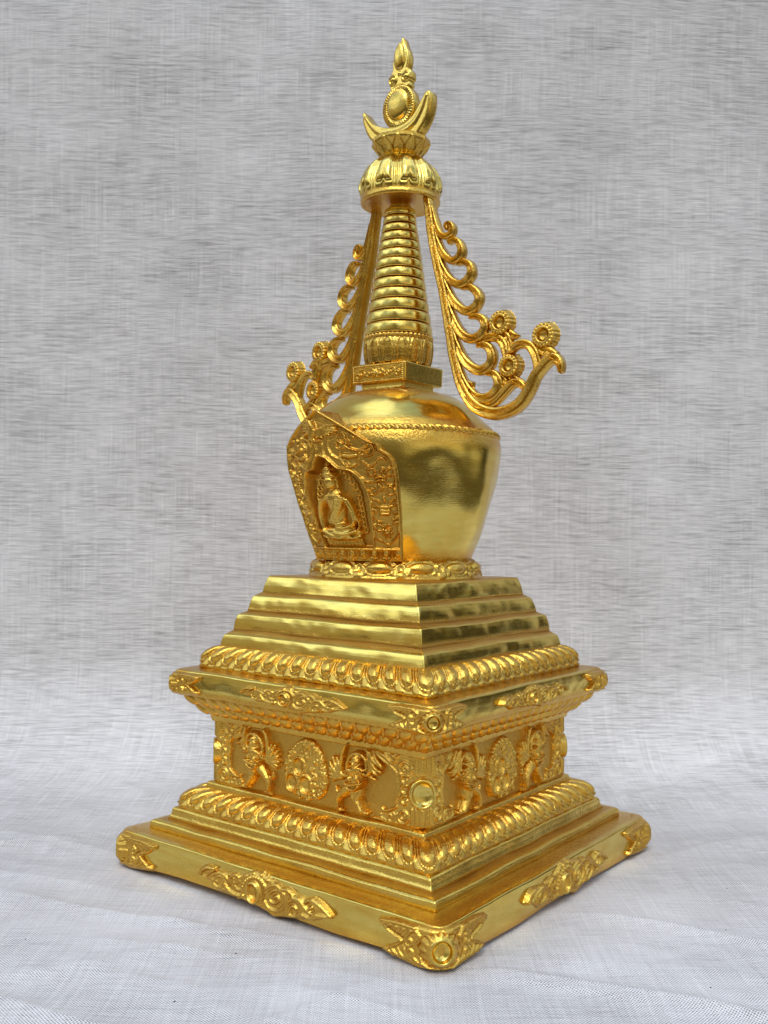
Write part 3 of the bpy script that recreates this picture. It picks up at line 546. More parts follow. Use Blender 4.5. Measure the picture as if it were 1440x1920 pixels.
def corner_pillar():
    g=HF(-.27,.27,.404,.724,.004)
    edge=[(a,b) for a,b in PILLAR_EDGE]
    for sg in (-1,1):
        pts=[(0,.722)]+[(-a*sg,b) for a,b in edge]+[(-.225*sg,.408),(0,.408)]
        g.poly([(-x*1.0 if False else x,y) for x,y in pts],.013,edge=.010,n=3)
        X=lambda x,y:(-x*sg,y)
        # rope along the inner edge
        g.stroke([X(a+.004,b) for a,b in edge[:7]],[.008]*7,.022)
        g.spiral(-.078*sg,.655,.040,1.7,.0065,.026,a0=0,sgn=sg)
        g.spiral(-.080*sg,.452,.036,1.7,.0065,.026,a0=3,sgn=sg)
        g.spiral(-.150*sg,.436,.026,1.3,.006,.024,a0=1,sgn=-sg)
        g.stroke([X(.235,.716),X(.190,.700),X(.150,.675),X(.120,.690)],[.005,.01,.009,.005],.024)
        g.stroke([X(.15,.712),X(.13,.700),X(.11,.712)],[.006,.009,.006],.024)
        for k,(y,w) in enumerate([(.61,.030),(.565,.028),(.52,.028)]):
            g.stroke([X(.052,y+.022),X(.085,y+.02),X(.094,y-.002),X(.072,y-.014),X(.064,y+.004)],[.006,.008,.008,.006,.005],.026)
        g.stroke([X(.250,.416),X(.17,.416),X(.05,.418)],[.006,.008,.008],.020)
        g.stroke([X(.115,.49),X(.16,.465),X(.19,.46),X(.200,.472)],[.006,.008,.007,.005],.024)
        g.stroke([X(.185,.42),X(.21,.43),X(.205,.445)],[.005,.006,.004],.022)
        for x in (.006,.026,.045): g.stroke([X(x,.715),X(x,.64)],[.0055,.0055],.024); g.stroke([X(x*.8,.49),X(x*.8,.415)],[.006,.006],.026)
    g.blur(1)
    g.H=g.H*np.clip((np.hypot(g.U*.8,g.V-.560)-.045)/.012,0,1)
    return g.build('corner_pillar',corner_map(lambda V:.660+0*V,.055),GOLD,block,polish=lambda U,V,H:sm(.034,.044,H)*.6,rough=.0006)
four(corner_pillar(),block)
four(medallion(block,.660,.055,.560,.058,.026,.015,ry=1.12),block)
# ---- under-cornice
sq_loft('ledge',round_prof([(.64,.712),(.674,.715),(.682,.752),(.66,.758),(.6,.758)],.006),GOLD,ST,rc=.014,n=80,step=.012,wob=.003,polish=.15,seed=8,bottom=True)
def leafband(Q,V):
    n=19; t=(Q+1)/2*n; f=t-np.floor(t+.5); f2=t+.5-np.floor(t+1.0)
    a=np.where(V<.48,f,f2); v=np.where(V<.48,V/.48,(V-.48)/.52)
    k=(a/.46)**2+((v-.55)/.5)**2
    h=.022*np.sqrt(np.clip(1-k,0,1))
    k2=((np.abs(a)-.5)/.12)**2+((v-.25)/.28)**2
    return np.maximum(h,.014*np.sqrt(np.clip(1-k2,0,1)))
sq_loft('leaf_moulding',[(.676,.752),(.690,.760),(.712,.785),(.742,.808),(.765,.832),(.785,.862)],GOLD,ST,rc=.02,n=620,step=.005,H=leafband,wob=.002,seed=9,bottom=False)
cornice=sq_loft('cornice',round_prof([(.74,.856),(.817,.858),(.819,.90),(.818,.94),(.815,.979),(.795,.986),(.70,.994)],.007),GOLD,ST,rc=.042,n=100,step=.012,wob=.004,polish=lambda Q,V,k:sm(.3,.36,V)*sm(.72,.66,V)*sm(.90,.82,np.abs(Q)),seed=10,bottom=True)
four(cloud_ornament(cornice,.820,.915,.80,.60,res=.0036),cornice)
four(medallion(cornice,.817,.042,.912,.034,.030,.017,scallop=14,ry=1.05),cornice)
four(corner_ornament(cornice,lambda V:.817-.012*np.clip((V-.958)/.016,0,1)**2,.042,.862,.972,.215,.21,.12,.036,.908),cornice)
# ---- upper lotus moulding
sq_loft('lotus_moulding',[(.728,.990),(.728,1.003),(.722,1.010),(.712,1.030),(.695,1.055),(.672,1.080),(.645,1.096)],GOLD,ST,rc=.03,n=620,step=.0045,H=petals(15,amp=.031,v0=.18,v1=.98,hw=.47),wob=.002,seed=11,bottom=True,polish=.12)
# ---- upper steps
steps=[((.650,1.088),(.634,1.158),(.598,1.183),(.56,1.184)),((.600,1.176),(.584,1.262),(.549,1.279),(.50,1.281)),((.551,1.272),(.527,1.356),(.496,1.375),(.45,1.377)),((.499,1.368),(.475,1.458),(.466,1.465),(.0,1.468))]
for i,s in enumerate(steps):
    (ra,za),(rb_,zb)=s[0],s[1]
    s=(s[0],)+tuple((ra+(rb_-ra)*t+.0035*math.sin(PI*t)*(.4+1.0*t),za+(zb-za)*t) for t in (.25,.5,.75,.92))+s[1:]
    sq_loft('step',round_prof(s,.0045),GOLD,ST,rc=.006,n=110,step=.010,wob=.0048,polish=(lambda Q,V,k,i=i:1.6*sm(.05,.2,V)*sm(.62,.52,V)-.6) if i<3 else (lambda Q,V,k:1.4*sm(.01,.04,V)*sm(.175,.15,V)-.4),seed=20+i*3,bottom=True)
# ---- lotus ring below the vase
def ringH(T,V,Z):
    n=13; t=T/TH*n+.3; c=np.floor(t+.5); f=t-c; a=np.abs(f)
    jit=.82+.36*np.abs(np.sin(c*12.9898)*43758.5%1)
    sk=f+.10*np.sin(c*7.1)*(V-.5)
    k1=(np.abs(sk)/.34)**2+((V-.50)/.25)**2
    h=.030*jit*np.sqrt(np.clip(1-k1,0,1))
    k0=np.sqrt((np.abs(sk)/.45)**2+((V-.52)/.36)**2)
    h=np.maximum(h,.014*np.clip(1-np.abs(k0-.94)/.09,0,1))
    g=.5-a
    leaf=np.clip(1-np.abs(g-.16*np.sin(V*5.0)-.04)/.06,0,1)*sm(.12,.25,V)*sm(.95,.8,V)
    h=np.maximum(h,.016*leaf)
    return np.maximum(h,.012*np.sqrt(np.clip(1-(g/.14)**2-((V-.24)/.16)**2,0,1)))
lathe('lotus_ring',[(.456,1.464),(.458,1.473),(.448,1.485),(.435,1.508),(.424,1.53),(.410,1.552),(.385,1.562)],GOLD,ST,n=420,step=.005,H=ringH,wob=.003,polish=.15)
# ---- vase
vase_pts=[(.34,1.53),(.390,1.550),(.400,1.563),(.430,1.63),(.462,1.70),(.489,1.78),(.510,1.86),(.527,1.94),(.540,2.02),(.549,2.08),(.552,2.13),(.547,2.17),(.538,2.198),(.524,2.220),(.503,2.248),(.474,2.280),(.444,2.311),(.410,2.345),(.368,2.378),(.315,2.407),(.262,2.424),(.200,2.436),(.12,2.442)]
vp=crom(vase_pts,5)
def vaseH(T,V,Z):
    x,y=np.cos(T),np.sin(T)
    h=.012*fbm(x*1.9+3,y*1.9+8,Z*2.6,2)*sm(2.2,1.9,Z)*sm(1.56,1.7,Z)
    h=h+.003*fbm(x*3+1,y*3,Z*4,2)*sm(2.25,2.1,Z)*sm(1.56,1.65,Z)
    h=h+.008*fbm(x*2.2+5,y*2.2+2,Z*4+9,2)*sm(2.24,2.30,Z)*sm(2.44,2.40,Z)
    dT=np.abs(((T-1.5*PI+PI)%TH)-PI)*.6
    h=h-.15*sm(.31,.25,dT)*sm(1.59,1.63,Z)*sm(2.10,2.05,Z)
    return h
vase=lathe('vase',vp,GOLD,ST,n=200,step=.014,H=vaseH,wob=.0015,polish=lambda T,V,Z:sm(1.57,1.64,Z)*sm(2.17,2.10,Z)*(1-.10*sm(.25,.08,np.abs(((T-1.5*PI)-.78+PI)%TH-PI)))+sm(2.24,2.28,Z)*sm(2.41,2.37,Z))
def ropeH(T,V,Z):
    k=1-((V-.5)/.5)**2
    return .010*np.sqrt(np.clip(k,0,1))*(.55+.45*np.cos(84*T+6*(V-.5)))*(1+.15*np.sin(9*T))
lathe('rope_band',[(.540,2.190),(.541,2.199),(.535,2.211),(.522,2.221)],GOLD,vase,n=900,step=.003,H=ropeH,wob=.001)
# engraved collar on the shoulder with corner leaves
g=HF(-.30,.30,-.30,.30,.005)
for k in range(4):
    a=k*PI/2; R=lambda x,y:(x*math.cos(a)-y*math.sin(a),x*math.sin(a)+y*math.cos(a))
    g.stroke([R(-.19,-.19),R(-.1,-.20),R(.1,-.20),R(.19,-.19)],[.004]*4,.005)
    for j in range(6):
        t=j/5; g.stroke([R(.185-.02*j,-.185),R(.215-.05*t,-.225+.012*j)],[.004,.006],.007); g.stroke([R(.185,-.185+.02*j),R(.225-.012*j,-.215+.05*t)],[.004,.006],.007)
    g.stroke([R(.11,-.205),R(.19,-.225),R(.225,-.225)],[.004,.006,.003],.008); g.stroke([R(.205,-.11),R(.225,-.19),R(.225,-.225)],[.004,.006,.003],.008)
g.blur(1)
vz=np.array([q[1] for q in vp[-45:]]);vr=np.array([q[0] for q in vp[-45:]])
g.build('leaf_collar',lambda U,V,H:(U,V,np.interp(-np.hypot(U,V),-vr,vz)+H),GOLD,vase,eps=.0008,sink=.003)

# ---- niche panel standing on the front of the vase
prz=lambda z:np.interp(z,PZ,PR)
PC=.032
eh=sorted([(z,max(.0005,u-PC-.018)) for u,z in PANEL_EDGE[:-1]]+[(2.288,.0008)])
ez=np.array([e[0] for e in eh]);eu=np.array([e[1] for e in eh])
eu[ez<1.62]=.385; k_=ez>2.13; eu[k_]=.262*(2.289-ez[k_])/(2.289-2.13)+.0005
half=lambda z:np.interp(z,ez,eu)
cen=lambda z:np.interp(z,[1.6,1.8,1.95,2.06,2.29],[.050,.022,.0,-.028,-.036])
hr=lambda z:np.interp(z,ez,[max(.0005,e+PC+.018-float(cen(zz))) if zz<2.12 else 0 for zz,e in zip(ez,eu)])
hl=lambda z:np.interp(z,[1.55,1.8,2.0,2.126,2.20,2.289],[.36,.335,.318,.285,.165,.0005])
back=lambda z:prz(z)-.034-.20*np.clip(prz(z)-.47,0,1)
hrf=lambda z: float(np.where(z<2.12,hr(z),float(hr(2.119))*np.clip((2.289-z)/(2.289-2.12),0,1)**.92+.0005))
def build_panel():
    g=HF(-.48,.48,1.55,2.30,.0036)
    T=lambda p,s:((p[0]-cen(p[1]))*s/max(hrf(p[1]),.02)*half(p[1]),p[1])
    # niche opening
    inner=[(max(0,u-float(cen(z)))/hrf(z)*float(half(z)),z) for u,z in NICHE_EDGE]
    inner[-1]=(0,2.066)
    poly=[(x,z) for x,z in inner]+[(-x,z) for x,z in inner[::-1][1:]]
    poly=[(-inner[0][0],1.619)]+[(x,z) for x,z in inner]+[(-x,z) for x,z in inner[::-1][1:-1]]
    ins,D=g.poly(poly,0,n=1)
    Hb=np.zeros_like(g.H)
    # outer raised rim by warped distance
    for s in (-1,1):
        for pts,w,h in PANEL_RELIEF: g.stroke([T(p,s) for p in pts],[a*.88 for a in w],h*1.15)
        g.stroke([(x*s,z) for x,z in inner],[.009]*len(inner),.018)
        el=[(half(z)*s*.985,z) for z in np.linspace(1.56,2.285,60)]
        g.stroke([((abs(x)-.008)*s if abs(x)>.012 else x,z) for x,z in el],[.008]*len(el),.020)
        g.stroke([(0,1.614),(.2*s,1.614),(.37*s,1.614)],[.009]*3,.018)
        for k in range(5):
            x=(.04+.078*k)*s
            g.stroke([(x-.03*s,1.605),(x-.028*s,1.577),(x,1.566),(x+.028*s,1.577),(x+.03*s,1.605)],[.004]*5,.014)
            g.dot(x,1.590,.022,.020,ry=.022)
    for pts,w,h in BIRD: 
        g.stroke([(p[0]+.004,p[1]) for p in pts],w,h*1.15)
    deep=(back(g.V)-prz(g.V))*sm(0,.014,D)*ins
    g.H=np.where(ins,np.where(D<.006,g.H,0)+deep,g.H)
    g.blur(1)
    # warped grid that follows the outline
    nz,nq=250,230
    zz=np.linspace(1.556,2.288,nz); q=np.linspace(-1,1,nq)
    Q,Z=np.meshgrid(q,zz); U=Q*half(Z)
    Hh=g.sample(U,Z); Hh=Hh+.0012*fbm(U*30,Z*30,0*U,2)
    wr=np.where(Z<2.12,hr(Z),float(hr(2.119))*np.clip((2.289-Z)/(2.289-2.12),0,1)**.92+.0005)
    R=prz(Z)+Hh; A=(cen(Z)+np.where(Q>0,Q*wr,Q*hl(Z)))/.6
    X,Y=R*np.sin(A),-R*np.cos(A)
    front=np.stack([X,Y,Z],-1)
    V=front.reshape(-1,3); F=list(grid_faces(nz,nq))
    # side walls
    def wall(loop,rin):
        global _
    b=[(i,0) for i in range(nz)]+[(nz-1,j) for j in range(1,nq)]+[(i,nq-1) for i in range(nz-2,-1,-1)]+[(0,j) for j in range(nq-2,0,-1)]
    idx=np.array([i*nq+j for i,j in b]); base=V[idx]; 
    A2=np.arctan2(base[:,0],-base[:,1]); rows=[idx]; VV=[V]; off=len(V)
    for t in (.35,.7,1.0):
        rb=np.interp(base[:,2],[q_[1] for q_ in vase_pts],[q_[0] for q_ in vase_pts])-.03
        rin=np.hypot(base[:,0],base[:,1])*(1-t)+t*rb
        zz2=base[:,2]+0*t
        VV.append(np.stack([rin*np.sin(A2),-rin*np.cos(A2),zz2],1)); rows.append(np.arange(len(b))+off); off+=len(b)
    n=len(b)
    for r0,r1 in zip(rows[:-1],rows[1:]):
        for k in range(n): F.append((r0[k],r0[(k+1)%n],r1[(k+1)%n],r1[k]))
    V=np.vstack(VV)
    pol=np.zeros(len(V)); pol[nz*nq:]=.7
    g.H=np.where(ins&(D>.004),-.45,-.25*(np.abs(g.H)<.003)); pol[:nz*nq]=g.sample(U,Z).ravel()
    return mesh_list('niche_panel',V,F,GOLD,ST,pol,sharp=50)
panel=build_panel()
def pmap(U,V,H):
    R=np.where(H>0,prz(V)-.042+H,back(V)-.004); A=(U+PC)/.6
    return R*np.sin(A),-R*np.cos(A),V
FX=.012
g=HF(-.19,.19,1.605,2.07,.0032)
K=g.stroke
for x in np.linspace(-.125,.125,12): K([(x,1.655),(x*1.03,1.632),(x,1.616)],[.008,.011,.008],.046)
K([(-.120,1.640),(0,1.638),(.120,1.640)],[.020,.026,.020],.036); K([(-.125,1.660),(0,1.662),(.125,1.660)],[.007,.009,.007],.050)
K([(-.115,1.690),(-.06,1.695),(.05,1.690),(.115,1.690)],[.026,.034,.034,.026],.058)     # crossed legs
K([(-.105,1.700),(-.03,1.672),(.06,1.674)],[.018,.022,.014],.066); K([(.105,1.700),(.04,1.684),(-.03,1.690)],[.016,.016,.012],.070)
K([(-.125,1.676),(-.06,1.664),(.06,1.664),(.125,1.676)],[.004]*4,.072)
K([(0,1.700),(0,1.76),(0,1.82),(0,1.850)],[.050,.047,.058,.066],.054)                    # torso
K([(-.072,1.846),(-.03,1.868),(.03,1.868),(.072,1.846)],[.024,.022,.022,.024],.052)
K([(.078,1.848),(.100,1.790),(.094,1.738),(.040,1.716),(-.010,1.712)],[.022,.019,.017,.014,.013],.060)
K([(-.078,1.848),(-.104,1.785),(-.108,1.730),(-.096,1.675),(-.092,1.640)],[.022,.018,.015,.012,.010],.058)
for k in range(5): K([(.062-.010*k,1.868-.004*k),(.030-.008*k,1.800),(-.030-.006*k,1.735+.004*k)],[.0035]*3,.064+.001*k)
K([(.085,1.855),(.108,1.80),(.120,1.740),(.112,1.705)],[.004]*4,.060); K([(.075,1.855),(.090,1.80),(.104,1.75)],[.0035]*3,.068)
K([(-.05,1.742),(0,1.734),(.05,1.742)],[.005]*3,.062)
K([(0,1.875),(0,1.900)],[.022,.020],.048)
g.dot(0,1.936,.036,.066,ry=.046)
for sg in (-1,1):
    K([(sg*.037,1.955),(sg*.040,1.930),(sg*.037,1.908)],[.005,.006,.005],.050)
    K([(sg*.024,1.947),(sg*.014,1.950),(sg*.006,1.946)],[.0028]*3,.068); K([(sg*.022,1.940),(sg*.009,1.939)],[.003,.003],.068)
K([(0,1.946),(0,1.934),(0,1.926)],[.003,.004,.006],.073); K([(-.009,1.914),(0,1.912),(.009,1.914)],[.003]*3,.068)
g.dot(0,1.974,.038,.060,ry=.026); g.dot(0,2.004,.022,.054,ry=.020); g.dot(0,2.026,.009,.048,ry=.010)
g.blur(1)
for j in range(4):
    for i in range(8):
        x=-.034+.0096*i+(.005 if j%2 else 0); z=1.968+.0095*j
        if abs(x)<.034-.006*j: g.dot(x,z,.0052,.066)
g.blur(1)
FC=.006
def fmap(U,V,H):
    R=np.where(H>0,prz(V)-.054+H,back(V)-.004); A=(U*1.22+FC+.05*(1.8-V))/.6
    return R*np.sin(A),-R*np.cos(A),V
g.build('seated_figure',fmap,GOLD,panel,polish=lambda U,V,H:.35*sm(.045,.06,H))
g=HF(-.21,.21,1.62,2.08,.0034)
for sg in (-1,1):
    for k in range(12):
        z=1.70+.026*k; x=.150-.0022*k-.035*max(0,(k-6)/5)**2*2
        g.stroke([((x-.012)*sg,z-.008),((x+.006)*sg,z-.004),((x+.012)*sg,z+.012),((x+.002)*sg,z+.028)],[.004,.006,.005,.003],.018)
        g.stroke([((x-.022)*sg,z-.002),((x-.010)*sg,z+.008),((x-.012)*sg,z+.022)],[.003,.004,.003],.013)
g.blur(1)
def hmap(U,V,H):
    R=back(V)-.001+H; A=(U*1.14+FC+.012+.05*(1.8-V))/.6
    return R*np.sin(A),-R*np.cos(A),V
g.build('flame_halo',hmap,GOLD,panel)

# ---- square block above the vase
neck=sq_loft('neck',[(.155,2.428),(.146,2.440),(.139,2.455),(.141,2.478)],GOLD,ST,rc=.012,n=30,step=.008,wob=.002,polish=.5,seed=30,bottom=False)
slab=sq_loft('square_slab',round_prof([(.135,2.474),(.172,2.477),(.177,2.574),(.150,2.584),(.05,2.588)],.006),GOLD,ST,rc=.012,n=40,step=.010,wob=.002,polish=lambda Q,V,k:.8 if k!=0 else .0,seed=31,bottom=True,top=True)
g=HF(-.17,.17,2.478,2.572,.0028)
for x in np.linspace(-.160,.160,34): g.dot(x,2.484,.0052,.010); g.dot(x,2.567,.0052,.010)
for s in (-1,1):
    for y in np.linspace(2.494,2.557,7): g.dot(.160*s,y,.0052,.010)
for k in range(9):
    x=-.128+.032*k; g.spiral(x,2.526+(.008 if k%2 else -.006),.018,1.3,.0035,.010,a0=k*1.7,sgn=1 if k%2 else -1)
for k in range(4): g.stroke([(-.03+.02*k,2.505),(-.025+.02*k,2.530),(-.03+.02*k,2.550)],[.003,.006,.003],.012)
g.blur(1); g.build('scroll_plate',face_map(.1745),GOLD,slab,eps=.0008,sink=.003)

# ---- spire
spire=empty('spire'); spire.parent=ST
def drumH(T,V,Z):
    n=15; t=T/TH*n; f=t-np.floor(t+.5); a=np.abs(f)
    w=.40*np.sqrt(np.clip((.93-V)/.3,0,1)); k=a/np.maximum(w,1e-3)
    h=np.where((k<1)&(V<.93),.006,0)+np.where(k<.7,-.009,0)
    h=h+np.where(a>.44,.006,0)*sm(.9,.7,V)
    return h*sm(0,.06,V)
lathe('petal_drum',[(.12,2.578),(.168,2.584),(.176,2.61),(.182,2.65),(.183,2.69),(.178,2.715),(.16,2.72)],GOLD,spire,n=360,step=.005,H=drumH,wob=.001,polish=.3)
def beadH(T,V,Z):
    f=np.cos(46*T); return .006*np.sqrt(np.clip(1-((V-.5)/.5)**2,0,1))*(.6+.4*f)
lathe('bead_band',[(.170,2.712),(.181,2.716),(.181,2.730),(.170,2.734)],GOLD,spire,n=460,step=.003,H=beadH,wob=.0)
# thirteen discs
z=2.735; hs=[.062*(.965**k) for k in range(13)]; sc=(3.425-z)/sum(hs); hs=[h*sc for h in hs]
rad=lambda z:.177-(z-2.735)*(.177-.073)/(3.425-2.735)
for k,h in enumerate(hs):
    r0,r1=rad(z),rad(z+h)
    rl=r0+.003
    pts=[(r1*.5,z+.002),(rl-.013,z+.001),(rl-.005,z+.002),(rl+.0005,z+h*.08),(rl+.002,z+h*.22),(rl+.0015,z+h*.50),(rl-.0005,z+h*.72),(rl-.002,z+h*.84),(rl-.006,z+h*.89),(rl-.008,z+h*.94),(r1*.5,z+h*1.0)]
    lathe('spire_ring',pts,GOLD,spire,n=110,step=.006,wob=.0018,polish=lambda T,V,Z,z0=z,h0=h:sm(z0+h0*.04,z0+h0*.12,Z)*sm(z0+h0*.82,z0+h0*.74,Z)*.95,seed=k*3)
    z+=h
lathe('collar',[(.03,3.41),(.052,3.42),(.060,3.428),(.060,3.442),(.052,3.45),(.052,3.458),(.068,3.463),(.07,3.475)],GOLD,spire,n=60,step=.004,wob=.001,polish=.5)
# ---- parasol
def parH(T,V,Z):
    n=10; t=T/TH*n+.15; f=t-np.floor(t+.5); a=np.abs(f)
    s=(Z-3.474)/(3.690-3.474)
    wtop=.43-.05*np.clip(s,0,1)
    bot=.10-.10*np.exp(-(a/.10)**2)*-1           # notch: the lower rim of the petal rises in the middle
    low=.06+.09*np.exp(-(a/.065)**2)+.25*np.clip((a-.30)/.16,0,1)**2
    ins=(a<wtop)&(s>low)&(Z>3.474)
    e=np.minimum((wtop-a)/.10,(s-low)/.10); e=np.where(ins,np.clip(e,0,1),0)
    inner=np.minimum((wtop-.10-a)/.20,(s-low-.12)/.22); inner=np.clip(inner,0,1)*ins
    h=.006*sm(0,.6,e)-.003*sm(.6,1,e)*(inner<.02)+.016*np.sqrt(1-(1-inner)**2)*(1-.35*sm(.6,1,s))
    b=.5-a; mid=np.clip(1-b/.045,0,1)*sm(.05,.2,s)*.008
    return np.where(Z>3.474,np.maximum(h,mid),0)*sm(1.0,.93,s)
pts=[(.04,3.452),(.19,3.452),(.205,3.447),(.213,3.452),(.215,3.468),(.210,3.474),(.212,3.50),(.207,3.54),(.195,3.58),(.176,3.615),(.150,3.647),(.120,3.670),(.095,3.686),(.05,3.69)]
lathe('parasol',pts,GOLD,ST,n=420,step=.0055,H=parH,wob=.002,polish=lambda T,V,Z:.05+.75*(Z>3.49))
# ---- lotus cup
def cupH(T,V,Z):
    n=12; t=T/TH*n; f=np.abs(t-np.floor(t+.5)); s=(Z-3.70)/(3.775-3.70)
    line=np.abs(f-(.44-.38*np.clip((s-.45)/.5,0,1)))
    return .006*np.clip(1-line/.05,0,1)*sm(.05,.2,s)*sm(1.05,.95,s)
lathe('lotus_cup',[(.085,3.683),(.092,3.692),(.094,3.70),(.110,3.716),(.150,3.766),(.155,3.774),(.155,3.792),(.150,3.797),(.02,3.800)],GOLD,ST,n=360,step=.004,H=cupH,wob=.002,facet=12,polish=.25,sharp=35)

# ---- crescent, sun disc and jewel: cast plates facing the front
def plate(name,outline,y0,y1,mat,parent,relief=None,res=.004,bev=.012,n=5,polish=.3):
    p=crom(list(outline)+[outline[0]],n)[:-1]
    lo,hi=p.min(0)-.012,p.max(0)+.012
    g=HF(lo[0],hi[0],lo[1],hi[1],res)
    ins,D=g.poly(outline,0,n=n)
    if relief: relief(g)
    # closed sheet front + back with outline snapped boundary
    cell=ins[:-1,:-1]|ins[1:,:-1]|ins[:-1,1:]|ins[1:,1:]
    used=np.zeros(ins.shape,bool)
    used[:-1,:-1]|=cell;used[1:,:-1]|=cell;used[:-1,1:]|=cell;used[1:,1:]|=cell
    U,V=g.U.copy(),g.V.copy()
    j,i=np.where(used&~ins)
    # snap outside nodes to the closest outline point
    P=np.vstack([p,p[:1]]); best=np.full(len(j),9.); bx=np.zeros(len(j));by=np.zeros(len(j))
    x,y=U[j,i],V[j,i]
    for a,b in zip(P[:-1],P[1:]):
        dx,dy=b-a; t=np.clip(((x-a[0])*dx+(y-a[1])*dy)/(dx*dx+dy*dy+1e-12),0,1); X,Y=a[0]+t*dx,a[1]+t*dy; dd=np.hypot(x-X,y-Y); m=dd<best
        best[m]=dd[m];bx[m]=X[m];by[m]=Y[m]
    U[j,i]=bx;V[j,i]=by
    Dd=np.where(ins,D,0); q=np.clip(Dd/bev,0,1); edge=bev*.7*(1-np.sqrt(1-(1-q)**2))
    Yf=-(y1-edge+np.where(ins,g.H,0)); Yb=-(y0+edge)
    idx=-np.ones(ins.shape,int); idx[used]=np.arange(used.sum()); nn=used.sum()
    Vf=np.stack([U[used],Yf[used],V[used]],1); Vb=np.stack([U[used],Yb[used],V[used]],1)
    jj,ii=np.where(cell); F=np.stack([idx[jj,ii],idx[jj,ii+1],idx[jj+1,ii+1],idx[jj+1,ii]],1)
    F=list(F)+list(F[:,::-1]+nn)
    # rim
    from collections import Counter
    cnt=Counter()
    for f in F[:len(jj)]:
        for a,b in zip(f,np.roll(f,-1)): cnt[(int(a),int(b))]+=1
    for (a,b) in list(cnt):
        if (b,a) not in cnt: F.append((b,a,a+nn,b+nn))
    return mesh_list(name,np.vstack([Vf,Vb]),F,mat,parent,polish,sharp=55)
cx0=-.015
cres=[(-.245,3.999),(-.230,3.999),(-.19,3.950),(-.15,3.912),(-.10,3.888),(-.05,3.876),(-.01,3.873),(.04,3.878),(.085,3.898),(.120,3.930),(.150,3.970),(.180,4.010),(.208,4.004),(.214,3.965),(.205,3.905),(.182,3.855),(.145,3.810),(.10,3.780),(-.11,3.780),(-.160,3.812),(-.205,3.865),(-.236,3.935)]
def cres_rel(g):
    g.stroke([(.19,3.985),(.155,3.915),(.11,3.862),(.05,3.835),(-.03,3.828),(-.10,3.850),(-.16,3.895),(-.22,3.97)],[.004,.012,.016,.018,.018,.016,.012,.004],.008)
plate('crescent',cres,-.036,.038,GOLD,ST,relief=cres_rel,bev=.016,polish=.55)
sun=[(.0+.106*math.cos(a),3.975+.118*math.sin(a)) for a in np.linspace(0,TH,20,endpoint=False)]
def sun_rel(g):
    for k in range(44):
        a=TH*k/44; g.stroke([(.078*math.cos(a),3.975+.088*math.sin(a)),(.094*math.cos(a),3.975+.105*math.sin(a))],[.005,.006],.010)
    for k in range(60):
        a=TH*k/60; g.dot(.101*math.cos(a),3.975+.112*math.sin(a),.006,.006)
    d=np.sqrt((g.U/.070)**2+((g.V-3.983)/.078)**2); g.H=np.where(d<1,.006+.022*np.sqrt(np.clip(1-d**2,0,1))-.020*np.exp(-((g.U+.005)/.03)**2-((g.V-4.0)/.03)**2)*0,g.H)
    g.blur(1)
plate('sun_disc',sun,-.030,.030,GOLD,ST,relief=sun_rel,n=3,bev=.010,res=.0034,polish=.5)
jew=[(.016,4.350),(.004,4.325),(-.02,4.285),(-.04,4.250),(-.047,4.215),(-.045,4.185),(-.055,4.168),(-.068,4.145),(-.070,4.115),(-.062,4.095),(-.05,4.07),(.06,4.07),(.066,4.10),(.078,4.115),(.078,4.145),(.066,4.165),(.052,4.172),(.058,4.20),(.060,4.235),(.052,4.27),(.038,4.30),(.026,4.335)]
def jew_rel(g):
    d=np.sqrt(((g.U-.004)/.036)**2+(np.where(g.V>4.235,(g.V-4.235)/.085,(g.V-4.235)/.06))**2); g.H=np.where(d<1,.022*np.sqrt(np.clip(1-d**2,0,1))**.8,g.H)
    for x in (-.040,.046):
        d=np.hypot(g.U-x,g.V-4.128); g.H=np.maximum(g.H,np.where(d<.030,.010*np.clip((.030-d)/.006,0,1),0)); m=d<.021; g.H[m]=.002; g.dot(x,4.128,.016,.014)
    for x in (-.02,-.005,.01,.025): g.dot(x,4.088,.007,.012)
    g.dot(.003,4.152,.010,.012)
    g.blur(1)
plate('flame_jewel',jew,-.028,.026,GOLD,ST,relief=jew_rel,n=4,bev=.010,res=.003,polish=.6)

# ---- scrolling side wings
def sweep(pts,w,depth,y0=0,n=8):
    p=crom(pts,n); ww=crom1(w,len(p))
    t=np.gradient(p,axis=0); L=np.hypot(t[:,0],t[:,1])+1e-9; t/=L[:,None]; nn=np.stack([-t[:,1],t[:,0]],1)
    sec=[(-1,.0),(-1,-.62),(-.86,-.90),(-.62,-1.0),(-.34,-.66),(0,-.40),(.34,-.66),(.62,-1.0),(.86,-.90),(1,-.62),(1,0),(1,.62),(.8,.95),(0,1.0),(-.8,.95),(-1,.62)]
    k=len(sec); V=[];
    for q,a,b in zip(p,ww,nn):
        dd=depth*min(1,.55+a/.02*.45)
        for l,z in sec: V.append((q[0]+b[0]*a*l,y0+dd*z,q[1]+b[1]*a*l))
    F=[]
    for i in range(len(p)-1):
        for j in range(k): F.append((i*k+j,i*k+(j+1)%k,(i+1)*k+(j+1)%k,(i+1)*k+j))
    # rounded end caps
    for e,dirn in ((0,-1),(len(p)-1,1)):
        c=p[e]+t[e]*dirn*ww[e]*.8; ci=len(V); V.append((c[0],y0,c[1]))
        for j in range(k):
            a,b=e*k+j,e*k+(j+1)%k; F.append((ci,b,a) if dirn<0 else (ci,a,b))
    return V,F
